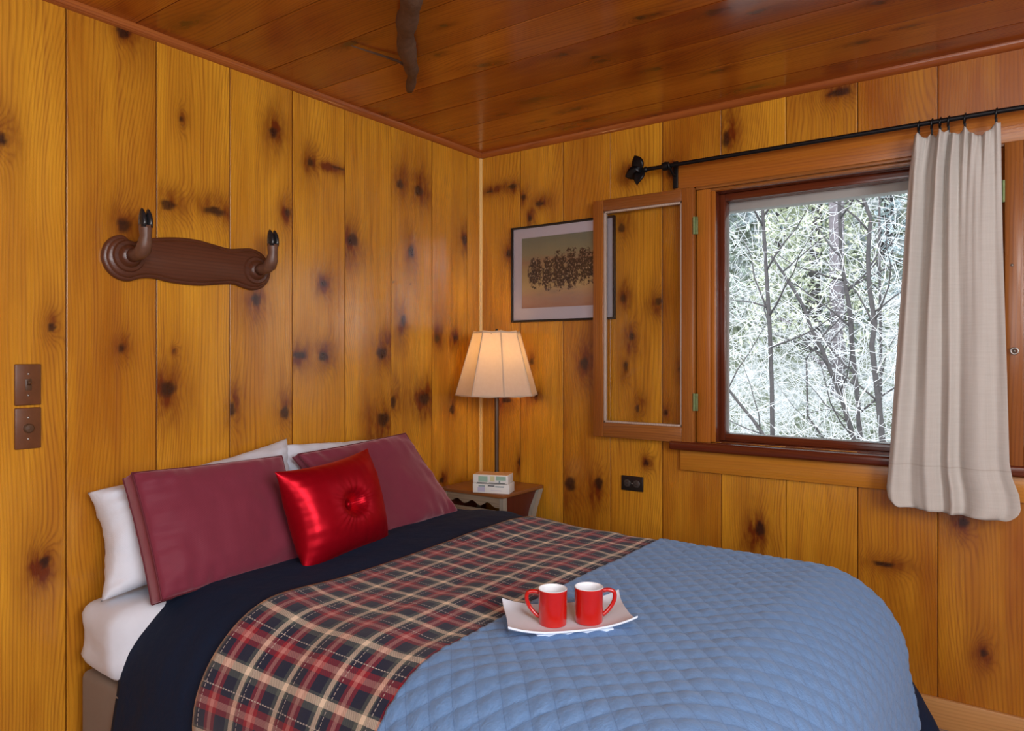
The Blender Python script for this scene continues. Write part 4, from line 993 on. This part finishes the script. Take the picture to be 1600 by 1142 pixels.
# ------------------------------------------------------------------ pillows
def pillow(name, TL, TR, BR, BL, th, m, label, cat, group=None, nrm_hint=(1, 0, 0), n=44, pinch=0.30, ear=0.035, wr=0.006, flat=0.42, gusset=0.0, seed=0, tuft=False, back=0.5, parent=None):
    """closed cushion spanned by four corners; th total thickness; front faces nrm_hint"""
    TL, TR, BR, BL = map(Vector, (TL, TR, BR, BL)); H = Vector(nrm_hint)
    N = ((TR-TL)+(BR-BL)).cross((TL-BL)+(TR-BR)).normalized()
    if N.dot(H) < 0: N = -N
    V = []; UV = []
    def pt(u, v, s):
        # u,v in -1..1
        cu, cv = (u+1)/2, (v+1)/2
        # concave edges: pull mid-edges inwards
        pu = u*(1-ear*(1-v*v)**1*abs(u)**6*1.0); pv = v*(1-ear*(1-u*u)*abs(v)**6)
        cu, cv = (pu+1)/2, (pv+1)/2
        p = (BL*(1-cu)+BR*cu)*(1-cv)+(TL*(1-cu)+TR*cu)*cv
        f = (max(0, 1-abs(u)**3.0)*max(0, 1-abs(v)**3.0))**flat
        hgt = th*(1-back if s > 0 else back)*f
        if gusset: hgt = hgt*0.72+gusset/2
        if tuft:
            r = math.hypot(u*1.0, v*1.0); a = math.atan2(v, u)
            if s > 0:
                hgt -= th*0.36*math.exp(-(r/0.17)**2)
                hgt += 0.0050*(abs(math.sin(a*11+1.3*math.sin(a*3)))-0.5)*math.exp(-((r-0.14)/0.30)**2)*min(1, r/0.07)*(0.6+0.4*math.sin(a*5+1))
        w_ = mnoise.noise(Vector((u*1.6+seed*5, v*1.6, s)))*wr*1.4+mnoise.noise(Vector((u*6+seed*5, v*3, s+3)))*wr*0.5
        # edge wrinkles radiating from the seam
        ew = wr*1.6*mnoise.noise(Vector((u*9+seed*3, v*1.5, s)))*math.exp(-((1-abs(v))/0.22))+wr*1.6*mnoise.noise(Vector((u*1.5, v*8+seed*3, s)))*math.exp(-((1-abs(u))/0.22))
        return p+N*s*(hgt+(w_+ew)*min(1, f*2.0+0.02))
    idx = {}
    faces = []
    def warp(k): x = -1+2*k/n; return math.sin(x*PI/2)*0.55+x*0.45
    for s in (1, -1):
        for j in range(n+1):
            for i in range(n+1):
                edge_ = i in (0, n) or j in (0, n)
                if s == -1 and edge_ and not gusset: idx[(i, j, s)] = idx[(i, j, 1)]; continue
                idx[(i, j, s)] = len(V); V.append(pt(warp(i), warp(j), s))
        for j in range(n):
            for i in range(n):
                f = (idx[(i, j, s)], idx[(i+1, j, s)], idx[(i+1, j+1, s)], idx[(i, j+1, s)]); faces.append(f if s > 0 else f[::-1])
    if gusset:
        ring = [(i, 0) for i in range(n)]+[(n, j) for j in range(n)]+[(i, n) for i in range(n, 0, -1)]+[(0, j) for j in range(n, 0, -1)]
        for k in range(len(ring)):
            a, b = ring[k], ring[(k+1) % len(ring)]
            faces.append((idx[(*a, 1)], idx[(*a, -1)], idx[(*b, -1)], idx[(*b, 1)]))
    me = bpy.data.meshes.new(name); me.from_pydata([tuple(v) for v in V], [], faces); me.update()
    bm = bmesh.new(); bm.from_mesh(me); bmesh.ops.recalc_face_normals(bm, faces=bm.faces); bm.to_mesh(me); bm.free()
    uvl = me.uv_layers.new(name='UVMap'); inv = {}
    for (i, j, s), k in idx.items(): inv.setdefault(k, (i/n*0.6, j/n*0.5))
    for l in me.loops: uvl.data[l.index].uv = inv[l.vertex_index]
    o = link_mesh(name, me, m, None, True)
    tagp(o, label, cat, group)
    o['_n'] = 0; del o['_n']
    ringpts = [V[idx[(i, 0, 1)]] for i in range(n)]+[V[idx[(n, j, 1)]] for j in range(n)]+[V[idx[(i, n, 1)]] for i in range(n, 0, -1)]+[V[idx[(0, j, 1)]] for j in range(n, 0, -1)]
    ringb = [V[idx[(i, 0, -1)]] for i in range(n)]+[V[idx[(n, j, -1)]] for j in range(n)]+[V[idx[(i, n, -1)]] for i in range(n, 0, -1)]+[V[idx[(0, j, -1)]] for j in range(n, 0, -1)]
    return o, ringpts, ringb, N
def piping(ring, par, m, r=0.0035):
    bm = bmesh.new(); tube(bm, list(ring)+[ring[0]], r, 8, False); return obj('piping', bm, m, par, True)

# white pillows against the wall
WP = 0.602
pillow('white_pillow', (0.050, -1.935, 0.900), (0.050, -1.235, 0.995), (0.20, -1.30, 0.640), (0.165, -1.950, 0.606), 0.19, SHEET,
       'white pillow against the wall, nearest the camera, behind the left burgundy sham', 'pillow', 'white pillows against the wall', ear=0.10, wr=0.012, seed=1, back=0.42)
pillow('white_pillow', (0.065, -1.315, 0.975), (0.055, -0.66, 0.945), (0.20, -0.62, 0.635), (0.215, -1.27, 0.640), 0.15, SHEET,
       'white pillow against the wall, behind the right burgundy sham', 'pillow', 'white pillows against the wall', ear=0.05, wr=0.010, seed=2, back=0.42)
o, ra, rb_, N = pillow('burgundy_sham', (0.205, -1.895, 0.958), (0.205, -1.392, 0.950), (0.345, -1.395, 0.630), (0.345, -1.885, 0.622), 0.135, SHAM,
       'burgundy sham with piped edges at the left of the bed', 'pillow', 'burgundy shams', ear=0.02, wr=0.009, gusset=0.055, seed=3, back=0.5)
piping(ra, o, SHAMEDGE); piping(rb_, o, SHAMEDGE, 0.003)
o, ra, rb_, N = pillow('burgundy_sham', (0.190, -1.305, 0.948), (0.170, -0.745, 0.972), (0.300, -0.560, 0.630), (0.345, -1.120, 0.628), 0.125, SHAM,
       'burgundy sham behind the red velvet cushion, leaning to the right', 'pillow', 'burgundy shams', ear=0.02, wr=0.009, gusset=0.030, seed=4, back=0.5)
piping(ra, o, SHAMEDGE); piping(rb_, o, SHAMEDGE, 0.003)
# red velvet cushion
t = NT('red_velvet'); n = t.noise(t.objco(), 30, 3)
lw = t.n('ShaderNodeLayerWeight'); lw.inputs[0].default_value = 0.35
t.l(t.mix(n, (0.34, 0.002, 0.010), (0.44, 0.004, 0.015)), t.b.inputs['Base Color']); t.b.inputs['Metallic'].default_value = 0.55
t.b.inputs['Roughness'].default_value = 0.36; t.b.inputs['Sheen Weight'].default_value = 0.15; t.b.inputs['Sheen Tint'].default_value = (1, .08, .08, 1); t.b.inputs['Sheen Roughness'].default_value = 0.3
t.b.inputs['Specular IOR Level'].default_value = 0.35; t.b.inputs['Specular Tint'].default_value = (1, .35, .35, 1)
t.bump(n, 0.15, 0.003)
VELV = t.m
o, ra, rb_, N = pillow('red_cushion', (0.415, -1.555, 0.945), (0.335, -1.095, 0.965), (0.445, -1.095, 0.642), (0.500, -1.510, 0.632), 0.175, VELV,
       'shiny red velvet cushion with a button tuft, in front of the two shams', 'cushion', None, ear=0.10, wr=0.002, seed=6, tuft=True, flat=0.65, n=120)
cen = (Vector((0.415, -1.555, 0.950))+Vector((0.335, -1.095, 0.965))+Vector((0.445, -1.090, 0.640))+Vector((0.530, -1.475, 0.643)))/4
bm = bmesh.new(); bmesh.ops.create_uvsphere(bm, u_segments=20, v_segments=12, radius=0.010, matrix=Matrix.Translation(cen+N*0.030)); obj('button', bm, VELV, o, True)
bm = bmesh.new(); bx(bm, -0.010, 0.010, -0.002, 0.002, -0.006, 0.006, 0.001)
for v in bm.verts: v.co = v.co+Vector((0.468, -1.135, 0.634))
obj('care_tag', bm, WCARD, o)['label'] = 'tiny white tag'

# ================================================================== tray and mugs
TZ = 0.6540
u1 = Vector((0.115, -0.135, 0)); u1n = u1.normalized(); u2n = Vector((0.195, 0.218, 0)).normalized()
tc = Vector((1.393, -1.437, TZ)); HW, HD = 0.150, 0.095
CER = plain('white_glaze', (0.78, 0.86, 0.97), 0.25, coat=0.15, spec=0.35, var=0.01)
NA, NB = 41, 29; top, bot = [], []
for j in range(NB):
    for i in range(NA):
        a, b = -1+2*i/(NA-1), -1+2*j/(NB-1)
        lift = 0.017*abs(a)**2.6*(1)+0.010*abs(b)**6+0.006*(abs(a)*abs(b))**3
        p = tc+u2n*a*HW*(1+0.03*b*b)+u1n*b*HD*(1-0.05*(1-a*a)); top.append(p+Vector((0, 0, 0.010+lift))); bot.append(p+Vector((0, 0, 0.0055+lift)))
n0 = len(top); F = grid_faces(NA, NB); F2 = [tuple(n0+k for k in f[::-1]) for f in F]
ring = [i for i in range(NA)]+[j*NA+NA-1 for j in range(1, NB)]+[(NB-1)*NA+i for i in range(NA-2, -1, -1)]+[j*NA for j in range(NB-2, 0, -1)]
F3 = [(ring[k], n0+ring[k], n0+ring[(k+1) % len(ring)], ring[(k+1) % len(ring)]) for k in range(len(ring))]
bm = bmesh.new(); me = bpy.data.meshes.new('tmp'); me.from_pydata([tuple(v) for v in top+bot], [], F+F2+F3); bm.from_mesh(me)
# foot rim below
fr = Matrix.Rotation(math.atan2(u2n.y, u2n.x), 3, 'Z'); vs = bx(bm, -HW*0.62, HW*0.62, -HD*0.72, HD*0.72, -0.0, 0.008, 0.002)
for v in vs: v.co = fr @ v.co + tc
pt_ = obj('platter', bm, CER, None, angle=50); tagp(pt_, 'white rectangular platter with upturned ends on the blue quilt', 'plate')
MRED = plain('red_glaze', (0.50, 0.010, 0.006), 0.16, coat=0.6, var=0.03)
MWHT = plain('white_inside_glaze', (0.86, 0.90, 0.95), 0.2, coat=0.4, var=0.01)
def mug(cx, cy, hdir, label):
    z0 = TZ+0.0105; r = empty('mug', (cx, cy, z0), label, 'mug', 'red mugs on the platter')
    R0, R1, H = 0.0335, 0.0350, 0.084
    bm = bmesh.new(); lathe(bm, [(0.0001, 0.0), (R0-0.004, 0.0), (R0-0.001, 0.0015), (R0+0.0, 0.005), (R0+0.0003, 0.03), (R1-0.0006, H-0.006), (R1, H-0.002), (R1-0.0004, H)], (cx, cy, z0), 48)
    obj('body', bm, MRED, r, angle=45)
    bm = bmesh.new(); lathe(bm, [(R1-0.0004, H), (R1-0.0015, H+0.0008), (R1-0.0030, H), (R1-0.0038, H-0.006), (R0-0.0035, 0.008), (R0-0.008, 0.005), (0.0001, 0.0045)], (cx, cy, z0), 48)
    obj('interior', bm, MWHT, r, angle=60)['label'] = 'white glazed inside'
    d = Vector((hdir[0], hdir[1], 0)).normalized(); bm = bmesh.new()
    prof = [(R1-0.002, H-0.010), (R1+0.010, H-0.008), (R1+0.023, H-0.011), (R1+0.0275, H-0.020), (R1+0.026, H-0.033), (R1+0.019, H-0.047), (R1+0.008, H-0.060), (R0-0.001, H-0.068)]
    fine = []
    for i in range(len(prof)-1):
        for k in range(3):
            tt = k/3; p0, p1, p2, p3 = [Vector(prof[max(0, min(len(prof)-1, i+q))]) for q in (-1, 0, 1, 2)]
            fine.append(0.5*((2*p1)+(p2-p0)*tt+(2*p0-5*p1+4*p2-p3)*tt*tt+(3*p1-p0-3*p2+p3)*tt**3))
    fine.append(Vector(prof[-1]))
    tube(bm, [(cx+d.x*a, cy+d.y*a, z0+b) for a, b in fine], 0.0050, 12); obj('handle', bm, MRED, r, True)
camR = (math.cos(YAW), math.sin(YAW))
mug(1.377, -1.478, (-camR[0]-0.05, -camR[1]+0.1), 'red mug at the left, its handle pointing left')
mug(1.440, -1.416, (camR[0], camR[1]+0.05), 'red mug at the right, its handle pointing right')

# ================================================================== outside
t = NT('snowy_ground'); n = t.noise(t.objco(), 2.2, 6, .65); n2 = t.noise(t.objco(), 14, 6, .85)
t.l(t.ramp(t.math('MULTIPLY_ADD', n2, 0.5, t.math('MULTIPLY', n, 0.5)), [(0.40, (0.03, 0.045, 0.03)), (0.48, (0.15, 0.18, 0.12)), (0.55, (0.36, 0.40, 0.42)), (0.62, (0.80, 0.82, 0.86))]), t.b.inputs['Base Color']); t.b.inputs['Roughness'].default_value = 0.9
GROUND = t.m
# hillside rising behind the trees
V = []; NX_, NY_ = 60, 40
for j in range(NY_):
    for i in range(NX_):
        x = -14+24*i/(NX_-1); y = 0.8+21*j/(NY_-1); z = -0.6+max(0, (y-5))**1.25*0.62+0.35*mnoise.noise(Vector((x*.5, y*.5, 0)))
        V.append((x, y, z))
o = pyobj('hillside', V, grid_faces(NX_, NY_), GROUND, None, True); o['kind'] = 'structure'

def leafmat(name, c1, c2, c3):
    t = NT(name); n = t.noise(t.objco(), 3.5, 3, .6); n2 = t.noise(t.objco(), 55, 2, .5)
    c = t.mix(t.rng(n2, .35, .65, 0, 1), t.mix(t.rng(n, .35, .65, 0, 1), c1, c2), c3)
    t.l(c, t.b.inputs['Base Color']); t.b.inputs['Roughness'].default_value = 0.7
    return t.m
LEAFS = [leafmat('pale_green_foliage', (0.09, 0.15, 0.09), (0.34, 0.46, 0.38), (0.80, 0.88, 0.82)),
         leafmat('blue_green_foliage', (0.06, 0.11, 0.11), (0.28, 0.40, 0.46), (0.72, 0.84, 0.90)),
         leafmat('yellow_green_foliage', (0.14, 0.19, 0.06), (0.50, 0.56, 0.32), (0.86, 0.90, 0.76))]
TRUNK = plain('grey_trunk', (0.10, 0.095, 0.10), 0.9, var=0.4, scale=30)
FROST = plain('frosted_twig', (0.86, 0.88, 0.92), 0.8, var=0.1, scale=30)
def gz(x, y): return -0.6+max(0, (y-5))**1.25*0.62+0.35*mnoise.noise(Vector((x*.5, y*.5, 0)))
def evergreen(x, y, h, r, mi_, label, nq=5200):
    z0 = gz(x, y)-0.1; root = empty('evergreen_tree', (x, y, z0), label, 'tree', 'evergreens outside the window')
    bm = bmesh.new(); tube(bm, [(x, y, z0), (x+.05, y, z0+h*.5), (x, y, z0+h*.97)], [0.11, 0.07, 0.015], 8, rough=.1); obj('trunk', bm, TRUNK, root, True)
    rs = np.random.RandomState(int(abs(x*100+y*10))+mi_); V = []; F = []
    for k in range(nq):
        f = rs.uniform(0.02, 1)**0.8; rr = r*(1-f*0.75)*math.sqrt(rs.uniform(0.08, 1)); a = rs.uniform(0, 2*PI)
        c = np.array((x+rr*math.cos(a), y+rr*math.sin(a), z0+h*f+rs.uniform(-.1, .1)-rr*0.2))
        u = rs.normal(size=3); u /= np.linalg.norm(u); v = np.cross(u, rs.normal(size=3)); v /= np.linalg.norm(v)
        s1, s2 = rs.uniform(.03, .09), rs.uniform(.012, .035)
        b = len(V); V += [c-u*s1, c+v*s2-u*s1*.2, c+u*s1, c-v*s2+u*s1*.1]; F.append((b, b+1, b+2, b+3))
    pyobj('foliage', V, F, LEAFS[mi_], root)
ev = [(-2.9, 9.3, 6.8, 1.5, 1, 'bluish evergreen at the left edge of the window view, back row'), (-2.1, 7.9, 6.0, 1.25, 0, 'pale green evergreen behind the thin straight sapling'),
      (-1.0, 9.4, 7.0, 1.5, 1, 'bluish evergreen in the middle of the window view'), (-0.1, 7.6, 4.2, 1.1, 2, 'yellowish green tree low in the middle of the window view'), (0.6, 9.0, 7.2, 1.4, 0, 'pale green evergreen right of the middle outside'),
      (1.6, 8.0, 6.4, 1.3, 1, 'bluish evergreen beside the curtain edge outside')]
for e in ev: evergreen(*e)

def sapling(path, r0, r1, label, branches=9, seed=0, mat=None):
    rs = random.Random(seed); z0 = path[0][2]; root = empty('bare_sapling', path[0], label, 'tree', 'bare saplings outside the window')
    bm = bmesh.new(); n = len(path); tube(bm, path, [r0+(r1-r0)*i/(n-1) for i in range(n)], 8, rough=.08); obj('trunk', bm, mat or TRUNK, root, True)
    for k in range(branches):
        bm = bmesh.new()
        i = rs.randint(1, n-2); p = Vector(path[i]).lerp(Vector(path[i+1]), rs.random()); d = Vector((rs.uniform(-1, 1), rs.uniform(-.5, .5), rs.uniform(.1, .9))).normalized()
        L_ = rs.uniform(.35, 1.0); pts = [p]
        for q in range(5): d = (d+Vector((rs.uniform(-.3, .3), rs.uniform(-.2, .2), rs.uniform(-.12, .25)))).normalized(); pts.append(pts[-1]+d*L_/5)
        tube(bm, pts, [r1*0.75*(1-q/6.5) for q in range(6)], 5)
        obj('branch', bm, mat or TRUNK, root, True)
def ray(px, py, yy):
    """world point at depth y=yy seen toward a direction, used only to lay out trees"""
    tt = (px-800)/1119; d = (-math.sin(YAW)+tt*math.cos(YAW), math.cos(YAW)+tt*math.sin(YAW), (557-py)/1119); k = (yy-CAM.y)/d[1]
    return (CAM.x+k*d[0], yy, CAM.z+k*d[2])
def spath(pp, yy, zend=None):
    P = [ray(a, b, yy) for a, b in pp]; g = gz(P[0][0], yy)-0.05
    return [(P[0][0]+0.02, yy, g)]+P
sapling(spath([(1207, 690), (1206, 600), (1202, 500), (1197, 420), (1192, 340), (1190, 240)], 3.2), 0.020, 0.013, 'thin straight dark sapling at the left of the window view', 9, 1)
sapling(spath([(1335, 690), (1313, 615), (1296, 575), (1284, 545), (1268, 515), (1256, 480), (1240, 452), (1226, 430), (1205, 400)], 3.6), 0.022, 0.010, 'leaning dark sapling slanting left across the middle of the window view', 9, 2)
sapling(spath([(1344, 690), (1340, 620), (1333, 560), (1327, 480), (1322, 450), (1314, 400), (1312, 330), (1310, 240)], 3.9), 0.024, 0.014, 'dark forked sapling right of the middle of the window view', 10, 3)
sapling(spath([(1379, 690), (1372, 620), (1362, 540), (1367, 505), (1358, 450), (1356, 400), (1360, 340), (1345, 300), (1340, 220)], 3.4), 0.026, 0.012, 'crooked dark sapling beside the curtain edge', 10, 4)
sapling(spath([(1200, 690), (1178, 658), (1155, 630), (1132, 600), (1110, 560)], 3.0), 0.018, 0.008, 'slanting sapling at the lower left corner of the window view', 4, 5)
sapling(spath([(1376, 690), (1376, 540), (1374, 400), (1374, 220)], 4.6), 0.016, 0.010, 'thin upright sapling just behind the crooked one', 6, 6)
sapling(spath([(1290, 690), (1262, 650), (1260, 560), (1290, 520), (1330, 480)], 4.2), 0.012, 0.006, 'small curving sapling low in the window view', 6, 7)
sapling(spath([(1310, 640), (1308, 480), (1306, 240)], 7.0), 0.10, 0.09, 'broad purplish trunk standing farther back in the middle', 0+2, 8, plain('purple_trunk', (0.20, 0.18, 0.20), 0.9, var=.3))
# tangle of frosted twigs nobody could count
bm = bmesh.new(); rs = random.Random(5)
for k in range(4200):
    yy = rs.uniform(3.0, 6.8); sx = 2.29-(0.34-rs.uniform(-.06, .31))*(yy+2.92)*1.0
    p = Vector((sx, yy, gz(sx, yy)+rs.uniform(0.0, 4.2)*rs.random()**0.6)); d = Vector((rs.uniform(-1, 1), rs.uniform(-.3, .3), rs.uniform(-.5, 1))).normalized(); L_ = rs.uniform(.15, .6); pts = [p]
    for q in range(4): d = (d+Vector((rs.uniform(-.45, .45), rs.uniform(-.2, .2), rs.uniform(-.35, .35)))).normalized(); pts.append(pts[-1]+d*L_/4)
    r = rs.uniform(.0018, .0042); tube(bm, pts, [r*(1-q/6) for q in range(5)], 4, False)
tw_ = obj('frosted_twigs', bm, FROST, None, True); tagp(tw_, 'tangle of pale frosted twigs filling the view outside the window', 'twigs', None, 'stuff')
